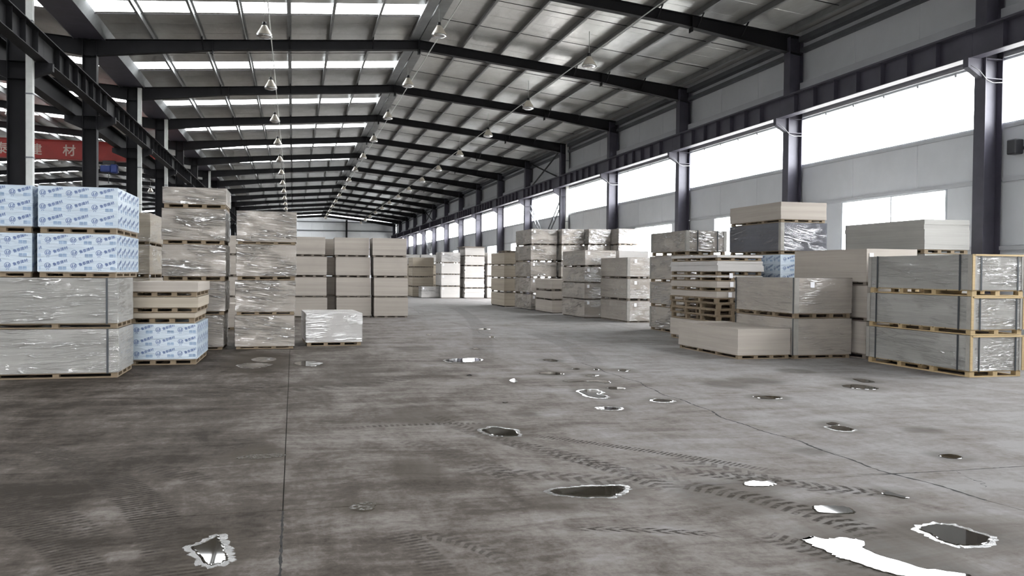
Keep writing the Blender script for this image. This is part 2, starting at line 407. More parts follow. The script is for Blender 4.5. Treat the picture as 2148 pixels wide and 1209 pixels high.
# ------------------------------------------------------------------ floor
PUDDLES = [
 ('ragged puddle on the dark floor at the lower left', 1, [(-0.552, 5.061), (-0.512, 5.106), (-0.464, 5.18), (-0.423, 5.252), (-0.406, 5.151), (-0.375, 5.05), (-0.363, 4.958), (-0.341, 4.86), (-0.345, 4.769), (-0.414, 4.725), (-0.464, 4.796), (-0.514, 4.948)]),
 ('narrow sunken puddle touching the long floor joint left of centre', 0, [(-0.459, 7.427), (-0.347, 7.504), (-0.223, 7.505), (-0.069, 7.486), (-0.079, 7.372), (-0.15, 7.341), (-0.23, 7.312), (-0.407, 7.344)]),
 ('dark oval puddle in the middle of the aisle beside tyre marks', 1, [(1.83, 8.212), (1.964, 8.344), (2.049, 8.26), (2.127, 8.15), (2.141, 7.993), (2.09, 7.846), (1.946, 7.842), (1.858, 7.964)]),
 ('long dark puddle with a whitish wet apron, right of floor centre', 1, [(1.81, 5.833), (1.942, 5.863), (2.074, 5.869), (2.226, 5.85), (2.352, 5.832), (2.357, 5.761), (2.27, 5.659), (2.172, 5.572), (2.002, 5.592), (1.896, 5.648), (1.821, 5.725)]),
 ('small ragged puddle on the cross joint left of floor centre', 1, [(0.365, 5.704), (0.414, 5.769), (0.484, 5.797), (0.544, 5.77), (0.54, 5.665), (0.51, 5.589), (0.433, 5.575), (0.381, 5.618)]),
 ('whitish speckled puddle in the puddle cluster at mid floor', 1, [(3.67, 10.622), (3.813, 10.759), (3.948, 10.733), (3.941, 10.457), (3.832, 10.352), (3.88, 10.159), (3.802, 10.026), (3.669, 10.096), (3.654, 10.309)]),
 ('small bright puddle just in front of the speckled one', 1, [(3.442, 9.296), (3.547, 9.351), (3.627, 9.284), (3.712, 9.242), (3.65, 9.13), (3.536, 9.104), (3.458, 9.168)]),
 ('oval puddle with pale rim beside the long crack, mid floor', 1, [(4.298, 9.713), (4.416, 9.804), (4.509, 9.757), (4.565, 9.632), (4.476, 9.538), (4.347, 9.55)]),
 ('bright little round puddle left of the puddle cluster', 0, [(3.039, 11.917), (3.132, 12.078), (3.183, 12.029), (3.138, 11.782), (3.062, 11.663), (3.026, 11.764)]),
 ('long thin bright puddle at the back of the cluster', 0, [(3.782, 11.701), (3.958, 11.687), (4.111, 11.678), (4.309, 11.721), (4.419, 11.661), (4.442, 11.462), (4.321, 11.333), (4.278, 11.493), (4.073, 11.569), (3.873, 11.587)]),
 ('flat pale puddle right of the long thin one', 0, [(4.151, 10.898), (4.279, 10.961), (4.42, 10.847), (4.346, 10.724), (4.169, 10.741)]),
 ('grey puddle on the far side of the puddle cluster', 0, [(3.714, 12.675), (3.858, 12.808), (4.01, 12.757), (4.092, 12.561), (3.956, 12.409), (3.788, 12.484)]),
 ('small far puddle nearest the long crack start', 0, [(5.088, 12.821), (5.233, 12.975), (5.323, 12.838), (5.15, 12.635)]),
 ('tiny puddle in front of the far grey puddle', 0, [(4.339, 12.282), (4.48, 12.391), (4.562, 12.268), (4.397, 12.113)]),
 ('tiny puddle left of two others at the far cluster edge', 0, [(4.411, 13.151), (4.518, 13.254), (4.553, 13.125), (4.44, 13.025)]),
 ('tiny puddle right of its twin at the far cluster edge', 0, [(4.747, 13.061), (4.85, 13.165), (4.858, 13.011), (4.763, 12.908)]),
 ('bright puddle in mid aisle reflecting the far windows', 1, [(2.597, 14.819), (2.795, 15.08), (3.006, 15.082), (3.219, 15.084), (3.261, 14.779), (3.107, 14.555), (2.864, 14.456), (2.662, 14.56)]),
 ('whitish puddle in front of the four-high wrapped stack', 1, [(-0.865, 14.535), (-0.733, 14.879), (-0.542, 14.922), (-0.38, 14.669), (-0.483, 14.326), (-0.66, 14.149)]),
 ('thin bright puddle behind the whitish one near the wrapped stack', 0, [(-0.716, 15.506), (-0.578, 15.904), (-0.301, 15.686), (-0.339, 15.199), (-0.548, 15.077)]),
 ('puddle crossing the long joint in front of the lone low pack', 0, [(0.019, 14.909), (0.194, 15.086), (0.368, 14.987), (0.5, 14.726), (0.385, 14.323), (0.218, 14.289), (0.053, 14.572)]),
 ('dark oval puddle in front of the three-high strapped stack', 0, [(7.574, 10.499), (7.792, 10.569), (7.916, 10.472), (7.917, 10.253), (7.87, 10.086), (7.658, 10.057), (7.537, 10.184), (7.508, 10.331)]),
 ('narrow dark puddle between the oval one and the strapped stack', 0, [(8.225, 11.139), (8.355, 11.094), (8.375, 10.887), (8.28, 10.707), (8.116, 10.737), (8.144, 10.929)]),
 ('thin dark puddle in front of the lone low pack on the right', 0, [(5.728, 9.754), (5.888, 9.799), (6.039, 9.724), (6.055, 9.586), (5.9, 9.499), (5.752, 9.571)]),
 ('elongated puddle with pale rim at right, nearer of two', 1, [(5.351, 7.643), (5.463, 7.689), (5.547, 7.622), (5.544, 7.468), (5.458, 7.392), (5.351, 7.433), (5.323, 7.533)]),
 ('little pale-rimmed puddle touching the elongated one at right', 1, [(5.476, 7.837), (5.559, 7.882), (5.603, 7.842), (5.572, 7.736), (5.508, 7.709), (5.456, 7.75)]),
 ('small oval pale-rimmed puddle behind the forked crack at right', 1, [(5.47, 6.22), (5.574, 6.261), (5.647, 6.224), (5.638, 6.121), (5.56, 6.07), (5.478, 6.094), (5.451, 6.161)]),
 ('hazy white puddle on the tyre marks right of floor centre', 0, [(3.304, 5.731), (3.389, 5.766), (3.451, 5.725), (3.537, 5.749), (3.539, 5.663), (3.456, 5.593), (3.363, 5.578), (3.282, 5.607), (3.253, 5.654)]),
 ('bright white oval puddle near the lower right corner', 0, [(3.408, 5.022), (3.481, 5.044), (3.567, 5.016), (3.64, 4.97), (3.612, 4.843), (3.54, 4.815), (3.422, 4.846), (3.362, 4.907)]),
 ('broken pale puddle behind the bright oval one', 0, [(4.123, 5.247), (4.2, 5.254), (4.212, 5.179), (4.231, 5.081), (4.17, 5.058), (4.134, 5.135), (4.099, 5.181)]),
 ('dark puddle ringed in white near the lower right corner', 1, [(3.77, 4.435), (3.908, 4.494), (4.004, 4.472), (4.044, 4.39), (4.057, 4.282), (4.069, 4.178), (3.939, 4.094), (3.827, 4.088), (3.741, 4.123), (3.721, 4.208), (3.755, 4.316)]),
 ('largest bright puddle running out at the bottom right', 0, [(2.91, 4.409), (2.978, 4.427), (3.028, 4.432), (3.098, 4.383), (3.213, 4.383), (3.256, 4.314), (3.194, 4.202), (3.192, 4.096), (3.209, 4.02), (3.24, 3.961), (3.278, 3.837), (3.354, 3.74), (3.444, 3.663), (3.438, 3.546), (3.215, 3.527), (3.141, 3.676), (3.063, 3.769), (3.0, 3.862), (2.97, 3.99), (2.932, 4.055), (2.929, 4.142), (2.915, 4.281)]),
 ('faraway sliver of water in the aisle, first from the end', 0, [(4.922, 22.814), (5.169, 23.133), (5.277, 22.771), (5.038, 22.545)]),
 ('faraway sliver of water in the aisle, second from the end', 0, [(4.572, 19.992), (4.708, 20.242), (4.748, 19.968), (4.589, 19.727)]),
 ('faraway sliver of water left of the other slivers', 0, [(3.212, 21.002), (3.322, 21.276), (3.366, 20.981), (3.246, 20.786)]),
 ('short sliver of water behind the mid-aisle puddle', 0, [(3.558, 16.986), (3.651, 17.116), (3.715, 16.961), (3.601, 16.837)]),
 ('dark sliver puddle right of the mid-aisle puddle', 0, [(4.342, 14.597), (4.515, 14.716), (4.615, 14.441), (4.443, 14.291)]),
 ('tiny bright puddle in front of the mid-aisle puddle', 0, [(2.553, 12.633), (2.621, 12.728), (2.652, 12.615), (2.579, 12.523)]),
 ('tiny bright puddle left of the speckled puddle', 0, [(2.443, 9.899), (2.487, 9.931), (2.517, 9.884), (2.464, 9.841)]),
]
WET = [(0.96, 6.66, 0.18, 0.4), (1.33, 9.1, 0.34, 0.46), (6.0, 10.95, 0.28, 0.38), (6.63, 11.2, 0.34, 0.36), (7.95, 12.21, 0.26, 0.3), (1.7, 5.45, 0.12, 0.16), (2.5, 9.08, 0.13, 0.19), (-0.44, 4.99, 0.18, 0.38), (-0.59, 15.15, 0.44, 1.38), (2.4, 17.47, 0.34, 0.74), (-0.27, 7.58, 0.23, 0.29), (2.0, 8.14, 0.25, 0.45), (3.0, 5.39, 0.31, 0.38), (3.93, 4.32, 0.42, 0.31), (6.23, 7.28, 0.18, 0.14), (4.45, 6.63, 0.14, 0.13)]
TRACKS = [(-8.17, 3.29, 7.719, 0.392, 0.2971), (10.73, 11.08, 9.474, -2.748, 0.1819), (0.05, 2.96, 3.788, 1.056, 0.1801), (0.94, 1.76, 3.24, 1.212, 0.1316), (-2.1, 4.11, 2.863, 0.202, 0.1286), (0.25, 4.27, 0.888, 0.504, 0.5034), (10.58, 9.45, 7.929, -2.685, 0.0919), (-8.62, 1.52, 8.393, 0.566, 0.0998), (-2.3, 5.69, 1.909, 0.764, 0.2517), (-142.32, 50.05, 149.788, -0.162, 0.0724), (-20.33, 21.18, 26.351, -0.142, 0.1353), (-2.86, 17.86, 6.999, -0.948, 0.2657), (-2.47, 12.83, 2.142, -1.141, 0.9702), (-2.9, 4.61, 5.666, 0.372, 0.1685), (-5.9, -0.38, 11.558, 0.69, 0.0973), (12.27, 15.7, 13.273, -2.295, 0.0648), (1.1, 4.22, 2.312, 0.395, 0.3114), (5.57, 5.61, 3.017, -2.628, 0.1452), (-1.94, 5.82, 3.574, 0.341, 0.2313), (-5.53, 2.89, 4.867, 0.547, 0.1634), (1.12, 4.66, 3.98, 1.572, 0.1852)]

TRK = []
for i, (cx, cy_, r, a, half) in enumerate(TRACKS):
    wd, pitch, slant, amt = [(.17, .055, 0., .9), (.12, .11, .9, .55), (.15, .13, .8, .6), (.055, .10, 1.0, .85), (.10, .05, 0., .75), (.07, .07, .6, .6), (.12, .12, .7, .6),
                             (.15, .06, 0., .7), (.12, .07, .3, .5), (.25, .3, 0., .4), (.25, .3, 0., .4), (.22, .2, 0., .5), (.22, .2, 0., .5), (.13, .10, .7, .8), (.07, .045, 0., .8), (.12, .10, .8, .8), (.14, .09, .4, .85), (.12, .07, .5, .7), (.12, .09, .7, .8), (.13, .05, .2, .8), (.06, .06, 0., .7)][i]
    TRK.append((cx, cy_, r, a, half, wd, pitch, slant, amt))
concrete()

def damp_at(x, y):
    d = 0.
    for (cx, cy_, rx, ry) in WET:
        q = math.hypot((x - cx) / (rx * 1.15), (y - cy_) / (ry * 1.15))
        if q < 1.25: d = max(d, min(1., (1.25 - q) / .5))
    for (c0, c1, r0, r1) in PBOX:
        q = math.hypot((x - c0) / r0, (y - c1) / r1)
        if q < 1.5: d = max(d, min(.8, (1.5 - q) / .6))
    return d
PBOX = []
for (l, rim, q) in PUDDLES:
    xs = [p[0] for p in q]; ys = [p[1] for p in q]
    PBOX.append(((min(xs) + max(xs)) / 2, (min(ys) + max(ys)) / 2, (max(xs) - min(xs)) / 2 + .05, (max(ys) - min(ys)) / 2 + .08))

floor = struct('floor')
box('floor_subbase', (XFAR - .3, Y0 - .3, -.30), (XW + .3, Y1 + .3, -.018), 'joint_dirt', floor)
def xjoint(j, y):
    if j != 2: return XJ[j]
    return XJ[j] + .14 * math.sin(y * .55 + .6) + .035 * math.sin(y * 2.9) + .02 * math.sin(y * 7.3)
XJ = [-4.87, -.06, 4.72, 9.56]
YJ = [Y0 - .2, 5.715, 17.7, 30.5, 43.3, 56.1, 68.9, 81.7, 94.5, 107.3, Y1 + .2]
XS = [XFAR - .2, -14., -4.87, -.06, 4.72, 9.56, XW + .2]
def slab(i, j):
    ya, yb = YJ[j], YJ[j + 1]; near = j <= 1 and 1 <= i
    def xl(i_, y):
        if i_ == 4: return xjoint(2, y)
        return XS[i_]
    ny = (int((yb - max(ya, -2)) / .1) if near else 24); nx = 48 if near else 2
    g = .0042
    v, f, dm = [], [], []
    y00 = ya
    for b in range(ny + 1):
        y = y00 + (yb - y00) * b / ny
        yy = min(max(y, ya + g), yb - g)
        a0, a1 = xl(i, yy) + g, xl(i + 1, yy) - g
        for a in range(nx + 1):
            x = a0 + (a1 - a0) * a / nx
            v.append((x, yy, 0)); dm.append(damp_at(x, yy) if near and yy > 3 else 0.)
    W_ = nx + 1
    for b in range(ny):
        for a in range(nx): f.append((b * W_ + a, b * W_ + a + 1, (b + 1) * W_ + a + 1, (b + 1) * W_ + a))
    # skirt down the joint
    ring = [a for a in range(W_)] + [b * W_ + nx for b in range(1, ny + 1)] + [ny * W_ + a for a in range(nx - 1, -1, -1)] + [b * W_ for b in range(ny - 1, 0, -1)]
    n0 = len(v)
    for q in ring: v.append((v[q][0], v[q][1], -.05)); dm.append(0.)
    for q in range(len(ring)):
        r = (q + 1) % len(ring); f.append((ring[r], ring[q], n0 + q, n0 + r))
    o = mesh('floor_slab', v, f, 'floor_concrete', floor)
    at = o.data.attributes.new('damp', 'FLOAT', 'POINT')
    at.data.foreach_set('value', dm)
for i in range(len(XS) - 1):
    for j in range(len(YJ) - 1): slab(i, j)
def crack(pts, w0):
    v, f = [], []
    for i, (x, y) in enumerate(pts):
        t_ = i / (len(pts) - 1); wd = w0 * (1 - .75 * t_) * random.uniform(.6, 1.3)
        v += [(x - wd * .5, y - wd, .0008), (x + wd * .5, y + wd, .0008)]
    for i in range(len(pts) - 1): f.append((2 * i, 2 * i + 2, 2 * i + 3, 2 * i + 1))
    mesh('crack', v, f, 'crack_dirt', floor)
def crack_line(pts, w0, w1):
    v, f = [], []
    for i, (x, y) in enumerate(pts):
        t_ = i / (len(pts) - 1); wd = (w0 + (w1 - w0) * t_) * random.uniform(.25, 1.25)
        d = Vector(pts[min(i + 1, len(pts) - 1)]) - Vector(pts[max(i - 1, 0)]); d.normalize()
        v += [(x - d.y * wd, y + d.x * wd, .0009), (x + d.y * wd, y - d.x * wd, .0009)]
    for i in range(len(pts) - 1): f.append((2 * i + 1, 2 * i + 3, 2 * i + 2, 2 * i))
    mesh('crack', v, f, 'crack_dirt', floor)
crack_line([(xjoint(2, 4.9 + i * .045) + random.uniform(-.006, .006), 4.9 + i * .045) for i in range(int(9.2 / .045))], .013, .010)
crack_line([(4.5 + i * .03, 5.715 + random.uniform(-.004, .004)) for i in range(70)], .009, .006)
crack_line([(-.06 + random.uniform(-.003, .003), 3.2 + i * .03) for i in range(84)], .011, .008)
def jag(a, b, n, s):
    return [(a[0] + (b[0] - a[0]) * i / n + random.uniform(-s, s), a[1] + (b[1] - a[1]) * i / n + random.uniform(-s, s)) for i in range(n + 1)]
crack(jag((5.18, 5.70), (5.08, 5.36), 7, .02) + jag((5.10, 5.34), (5.0, 5.22), 4, .02), .012)
crack(jag((4.70, 5.72), (4.32, 5.76), 7, .008), .010)
crack(jag((4.6, 6.9), (4.62, 6.2), 9, .012), .014)
mesh('ground', [(-200, -150, -.32), (200, -150, -.32), (200, 320, -.32), (-200, 320, -.32)], [(0, 1, 2, 3)], 'ground_gravel')['kind'] = 'structure'

# ------------------------------------------------------------------ roof of the main nave and the next one
ceiling = struct('ceiling')
PT = .05
FR = [0, .133, .267, .40, .535, .68, .84, 1.0]
def roof_slope(x0, x1, kind, coarse=False):
    """panels run from x0 to x1 along the slope; kind 'sky' has one clear sheet per bay"""
    z0, z1 = ROOF(x0), ROOF(x1)
    L = math.hypot(x1 - x0, z1 - z0); ang = -math.atan2(z1 - z0, x1 - x0)
    for k in range(K0, K1):
        for a, b in zip(FR[:-1], FR[1:]):
            ya, yb = FY(k) + a * BAY, FY(k) + b * BAY
            sky = kind == 'sky' and a == .535
            nm = 'skylight_panel' if sky else 'roof_panel'
            me = boxmesh(nm, L, yb - ya + .001, PT, 'skylight_sheet' if sky else 'roof_foil', 0. if sky else .009)
            link(nm, me, ceiling, ((x0 + x1) / 2, (ya + yb) / 2, (z0 + z1) / 2 + PT / 2), (0, ang, 0))
PH = .215
def ROOF(x):
    if x >= XLC: return zr(x) + PH
    return zr(2 * XLC - x) + PH
roof_slope(XG, XW + .35, 'plain')
roof_slope(XLC, XG, 'sky')
# next nave: long sheets, one per bay and slope, with a clear sheet in each bay
def roof_far(x0, x1):
    z0, z1 = ROOF(x0), ROOF(x1)
    L = math.hypot(x1 - x0, z1 - z0); ang = -math.atan2(z1 - z0, x1 - x0)
    for k in range(K0, K1):
        for a, b in ((0, .267), (.267, .535), (.535, .68), (.68, 1.)):
            sky = a == .535
            nm = 'skylight_panel' if sky else 'roof_panel'
            ya, yb = FY(k) + a * BAY, FY(k) + b * BAY
            me = boxmesh(nm, L, yb - ya + .001, PT, 'skylight_sheet' if sky else 'roof_foil', 0. if sky else .009)
            link(nm, me, ceiling, ((x0 + x1) / 2, (ya + yb) / 2, (z0 + z1) / 2 + PT / 2), (0, ang, 0))
roof_far(XG2, XLC)
roof_far(XFAR - .35, XG2)
# purlins: Z sections, one length per bay
def zmesh(L):
    h, fl, t_ = .205, .065, .008
    v, f = boxes([((-t_ / 2, 0, 0), (t_ / 2, L, h)), ((-fl, 0, 0), (-t_ / 2, L, t_)), ((t_ / 2, 0, h - t_), (fl, L, h)), ((-fl, 0, t_), (-fl + t_, L, .022))])
    me = bpy.data.meshes.new('purlin'); me.from_pydata(v, [], f); me.materials.append(M['galvanised']); return me
ZM = zmesh(BAY - .01); ZLONG = zmesh(BAY * (K1 - K0))
PXR = [4.72 * 1.15, 5.84 * 1.15, 6.98 * 1.15, 8.12 * 1.15, 9.15 * 1.15, 10.3 * 1.15, 11.5 * 1.15]
PXL = [3.22 * 1.15, 2.14 * 1.15, .97 * 1.15, -.12 * 1.15, -1.27 * 1.15, -2.37 * 1.15, -3.6 * 1.15]
for x in PXR:
    for k in range(K0, K1): link('purlin', ZM, ceiling, (x, FY(k) + .005, zr(x)), (0, math.atan(SR), 0))
for x in PXL:
    for k in range(K0, K1): link('purlin', ZM, ceiling, (x, FY(k) + .005, zr(x)), (0, -math.atan(SL), 0))
for x in PXL + PXR:
    xx = 2 * XLC - x
    link('purlin', ZLONG, ceiling, (xx, Y0, zr(x)), (0, math.atan(SL) if x < XG else -math.atan(SR), 0))
# ridge trim and conduit-like closure
for nm, xa, xb, zo, mt in (('ridge_trim', XG - .30, XG - .02, .0, 'gutter_steel'), ('ridge_trim', XG + .02, XG + .34, .0, 'galvanised')):
    v, f = boxes([((xa, Y0, zr(xa) + .03), (xb, Y1, zr(xb) + .15))])
    mesh(nm, v, f, mt, ceiling)
# valley gutter over the middle columns
gx0, gx1 = XLC - .45, XLC + .40
gz = zr(XLC) + .02
v, f = boxes([((gx0, Y0, gz), (gx1, Y1, gz + .02))])
mesh('gutter_base', v, f, 'lit_tone_steel', ceiling)
mesh('gutter_side', [(gx1, Y0, gz), (gx1 + .16, Y0, gz + .24), (gx1 + .18, Y0, gz + .24), (gx1 + .02, Y0, gz - .01), (gx1, Y1, gz), (gx1 + .16, Y1, gz + .24), (gx1 + .18, Y1, gz + .24), (gx1 + .02, Y1, gz - .01)],
     [(0, 1, 2, 3), (7, 6, 5, 4), (0, 4, 5, 1), (1, 5, 6, 2), (2, 6, 7, 3), (3, 7, 4, 0)], 'gutter_steel', ceiling)
mesh('gutter_side', [(gx0, Y0, gz), (gx0 - .16, Y0, gz + .24), (gx0 - .18, Y0, gz + .24), (gx0 - .02, Y0, gz - .01), (gx0, Y1, gz), (gx0 - .16, Y1, gz + .24), (gx0 - .18, Y1, gz + .24), (gx0 - .02, Y1, gz - .01)],
     [(3, 2, 1, 0), (4, 5, 6, 7), (1, 5, 4, 0), (2, 6, 5, 1), (3, 7, 6, 2), (0, 4, 7, 3)], 'gutter_steel', ceiling)
# sag rods, two lines per bay on each slope
RODS = [(XG + .3, XW - .35), (XLC + .6, XG - .3)]
for k in range(0, K1):
    for fr in (.30, .66):
        for (xa, xb) in RODS:
            p, q = (xa, FY(k) + fr * BAY, zr(xa) + .12), (xb, FY(k) + fr * BAY, zr(xb) + .12)
            bar('sag_rod', p, q, .016, .016, 'dark_steel', ceiling)

# ------------------------------------------------------------------ frames: rafters
def ibeam(st, fw):
    """st: list of (x, ztop, depth). returns web, top flange, bottom flange vertex data around y = 0"""
    def strip(fz, th, hw):
        v, f = [], []
        for (x, zt, d) in st:
            a, b = fz(zt, d)
            v += [(x, -hw, a), (x, hw, a), (x, hw, b), (x, -hw, b)]
        for i in range(len(st) - 1):
            n = 4 * i
            for j in range(4): f.append((n + j, n + (j + 1) % 4, n + 4 + (j + 1) % 4, n + 4 + j))
        n = 4 * (len(st) - 1); f += [(3, 2, 1, 0), (n, n + 1, n + 2, n + 3)]
        return v, f
    return (strip(lambda zt, d: (zt - d, zt), 0, .006), strip(lambda zt, d: (zt - .014, zt), 0, fw / 2), strip(lambda zt, d: (zt - d, zt - d + .014), 0, fw / 2))
def mk(name, vf, mat):
    me = bpy.data.meshes.new(name); me.from_pydata([tuple(q) for q in vf[0]], [], vf[1]); me.update(); me.materials.append(M[mat]); return me
stR = [(XG, zr(XG), .31), (10.0, zr(10.0), .31), (XROUT, zr(XROUT), .50)]
stL = [(XLOUT + .05, zr(XLC), .50), (-2.3, zr(-2.3), .31), (XG, zr(XG), .31)]
RW = [mk(n, q, 'dark_steel') for n, q in zip(('web', 'top_flange', 'bottom_flange'), ibeam(stR, .22))]
LW = [mk(n, q, 'dark_steel') for n, q in zip(('web', 'top_flange', 'bottom_flange'), ibeam(stL, .22))]
mir = lambda st: [(2 * XLC - x, z, d) for (x, z, d) in st][::-1]
RW2 = [mk(n, q, 'dark_steel') for n, q in zip(('web', 'top_flange', 'bottom_flange'), ibeam(mir(stR), .22))]
LW2 = [mk(n, q, 'dark_steel') for n, q in zip(('web', 'top_flange', 'bottom_flange'), ibeam(mir(stL), .22))]
SPL = mk('splice_plate', boxes([((-.012, -.11, -.44), (.012, .11, -.0))]), 'dark_steel')
for k in range(0, K1 + 1):
    vis = k >= 1
    for half, meshes, where in ((1, RW, 'right'), (0, LW, 'left')):
        lab = 'dark steel roof rafter on the %s slope, %s frame from the camera' % (where, ORD[k])
        t_ = thing('roof_rafter', (XG, FY(k), 0), lab, 'rafter', 'main nave rafters')
        for me in meshes: link(me.name.split('.')[0], me, t_, (-XG, 0, 0))
        for x in ((9.2, 10.35)[1:] if half else (-2.45,)):
            link('splice_plate', SPL, t_, (x - XG, 0, zr(x) + .0))
        link('splice_plate', SPL, t_, (.02 if half else -.02, 0, zr(XG)))
        for x in (PXR[3:6] if half else PXL[1:6:2]):
            if vis and k < 12: bar('fly_brace', (x - XG, -.02, zr(x) - .29), (x - XG, -.42, zr(x) + .02), .03, .03, 'dark_steel', t_)
    if k >= 0:
        lab = 'dark rafter pair over the left hand nave, %s frame from the camera' % ORD[k]
        t_ = thing('roof_rafter', (XG2, FY(k), 0), lab, 'rafter', 'left nave rafters')
        for me in RW2 + LW2: link(me.name.split('.')[0], me, t_, (-XG2, 0, 0))

# ------------------------------------------------------------------ columns
BZ0, BZ1 = 5.905, 6.44           # crane beam right
LZ0, LZ1 = 6.15, 6.68           # crane beams left
XBR, XBL, XBM = 13.08, -5.42, 2 * XLC + 5.42
def corbel(name, x0, x1, zt, zd0, zd1, parent, mt):
    """tapering bracket from column face x0 out to x1"""
    h = .07
    v = [(x0, -h, zt), (x1, -h, zt), (x1, -h, zt - zd1), (x0, -h, zt - zd0), (x0, h, zt), (x1, h, zt), (x1, h, zt - zd1), (x0, h, zt - zd0)]
    f = [(0, 1, 2, 3), (7, 6, 5, 4), (0, 4, 5, 1), (1, 5, 6, 2), (2, 6, 7, 3), (3, 7, 4, 0)]
    if x1 < x0: f = [q[::-1] for q in f]
    return mesh(name, v, f, mt, parent)
def column(x0, x1, k, z1, label, group, brackets, mt='dark_steel'):
    xc = (x0 + x1) / 2
    t_ = thing('steel_column', (xc, FY(k), 0), label, 'column', group)
    d = abs(x1 - x0) / 2
    box('flange', (-d, -.145, 0), (-d + .016, .145, z1), mt, t_)
    box('flange', (d - .016, -.145, 0), (d, .145, z1), mt, t_)
    box('web', (-d + .016, -.006, 0), (d - .016, .006, z1), mt, t_)
    box('base_plate', (-d - .08, -.22, 0), (d + .08, .22, .025), mt, t_)
    for (s, xe, zt) in brackets:
        corbel('bracket', s * d, xe - xc, zt, .39, .18, t_, mt)
        box('stiffener', (-d + .016, -.14, zt - .012), (d - .016, .14, zt), mt, t_)
        box('stiffener', (-d + .016, -.14, zt - .40), (d - .016, .14, zt - .388), mt, t_)
    return t_
for k in range(0, K1 + 1):
    lr = 'dark steel column against the right wall, %s one from the camera' % ORD[k]
    ll = 'dark steel column between the two naves, %s one from the camera' % ORD[k]
    column(XRIN, XROUT, k, zr(XROUT) - .03, lr, 'right wall columns', [(-1, XBR - .16, BZ0)], 'lit_tone_steel')
    column(XLIN, XLOUT, k, zr(XLC) - .03, ll, 'columns between the naves', [(1, XBL + .2, LZ0), (-1, XBM - .2, LZ0)])
    column(XFAR + .06, XFAR + .48, k, zr(XROUT) - .03, 'dark steel column along the far left wall, %s one from the camera' % ORD[k], 'far left columns', [])
# downpipes
for i, k in enumerate((1, 3, 4, 7)):
    t_ = thing('downpipe', (XLIN + .075, FY(k) - .125, 0), 'square white downpipe on the %s column between the naves' % ORD[k], 'downpipe', 'white downpipes')
    box('pipe', (-.06, -.13, 0), (.08, .02, zr(XLC) - .02), 'pipe_white', t_, .006)
    for z in (2.2, 4.0, 5.4, 7.0): box('pipe_clip', (-.065, -.135, z), (.085, .025, z + .03), 'grey_steel', t_)
t_ = thing('downpipe', (XROUT - .02, FY(4) - .28, 0), 'white downpipe beside the fifth right wall column', 'downpipe', 'white downpipes')
box('pipe', (-.17, -.06, 0), (-.03, .08, zr(XROUT) - .03), 'pipe_white', t_, .006)
for z in (2.2, 4.2, 7.3): box('pipe_clip', (-.175, -.065, z), (-.025, .085, z + .03), 'grey_steel', t_)

# ------------------------------------------------------------------ crane runway beams
def runway(x, z0, z1, label, detail, mt='dark_steel'):
    t_ = thing('crane_beam', (x, Y0, z0), label, 'crane beam')
    h = z1 - z0
    for k in range(K0, K1):
        y = FY(k) - Y0
        box('top_flange', (-.16, y + .005, h - .02), (.16, y + BAY - .005, h), mt, t_)
        box('bottom_flange', (-.13, y + .005, 0), (.13, y + BAY - .005, .018), mt, t_)
        box('web', (-.006, y + .005, .018), (.006, y + BAY - .005, h - .02), mt, t_)
        box('rail', (-.03, y, h), (.03, y + BAY, h + .07), mt, t_)
        if detail and k > -2:
            for i in range(1, 8):
                box('stiffener', (-.12, y + i * BAY / 8 - .005, .018), (.12, y + i * BAY / 8 + .005, h - .02), mt, t_)
runway(XBR, BZ0, BZ1, 'long dark crane runway beam along the right wall above the high windows', True, 'lit_tone_steel')
runway(XBL, LZ0, LZ1, 'long dark crane runway beam on the hall side of the middle columns', True)
runway(XBM, LZ0, LZ1, 'long dark crane runway beam on the far side of the middle columns', False)
runway(XFAR + 1.1, LZ0, LZ1, 'long dark crane runway beam along the far left wall', False)

# ------------------------------------------------------------------ walls and windows
wall_right = struct('wall_right')
TH = .08
def wp(a, b, mat='wall_panel', parent=None): return box('wall_panel', a, b, mat, parent, .018)
DOORK = 4
wn = 1
for k in range(K0, K1):
    y = FY(k)
    for i in range(3):
        ya, yb = y + i * BAY / 3, y + (i + 1) * BAY / 3
        wp((XW, ya, WT), (XW + TH, yb, zr(XW) + PH - .0), parent=wall_right)
        wp((XW, ya, LT), (XW + TH, yb, WB), parent=wall_right)
        if k != DOORK or i == 0: wp((XW, ya, 0), (XW + TH, yb, LB), parent=wall_right)
    f0, f1 = (.20, .73) if k != DOORK else (1 / 3, 1.0)
    wp((XW, y, LB), (XW + TH, y + f0 * BAY, LT), parent=wall_right)
    if f1 < 1: wp((XW, y + f1 * BAY, LB), (XW + TH, y + BAY, LT), parent=wall_right)
    for (ya, yb, za, zb, mull) in ((y + .02, y + BAY - .02, WB, WT, ()), (y + f0 * BAY, y + f1 * BAY, LB, LT, (.49,))):
        if k == DOORK and mull: continue
        wd = struct('window_%d' % wn, (XW, ya, za)); wn += 1
        Ly, Lz = yb - ya, zb - za
        box('frame', (.0, 0, 0), (TH, Ly, .045), 'window_frame', wd)
        box('frame', (.0, 0, Lz - .045), (TH, Ly, Lz), 'window_frame', wd)
        box('frame', (.0, 0, .045), (TH, .045, Lz - .045), 'window_frame', wd)
        box('frame', (.0, Ly - .045, .045), (TH, Ly, Lz - .045), 'window_frame', wd)
        for q in mull: box('mullion', (.01, Ly * q - .02, .045), (TH - .01, Ly * q + .02, Lz - .045), 'window_frame', wd)
        if not mull:
            for q in range(1, 6): box('window_clip', (-.02, Ly * q / 6 - .03, Lz - .10), (.0, Ly * q / 6 + .03, Lz - .03), 'window_frame', wd)
        mesh('pane', [(.04, .03, .03), (.04, Ly - .03, .03), (.04, Ly - .03, Lz - .03), (.04, .03, Lz - .03)], [(0, 3, 2, 1)], 'window_glass', wd)
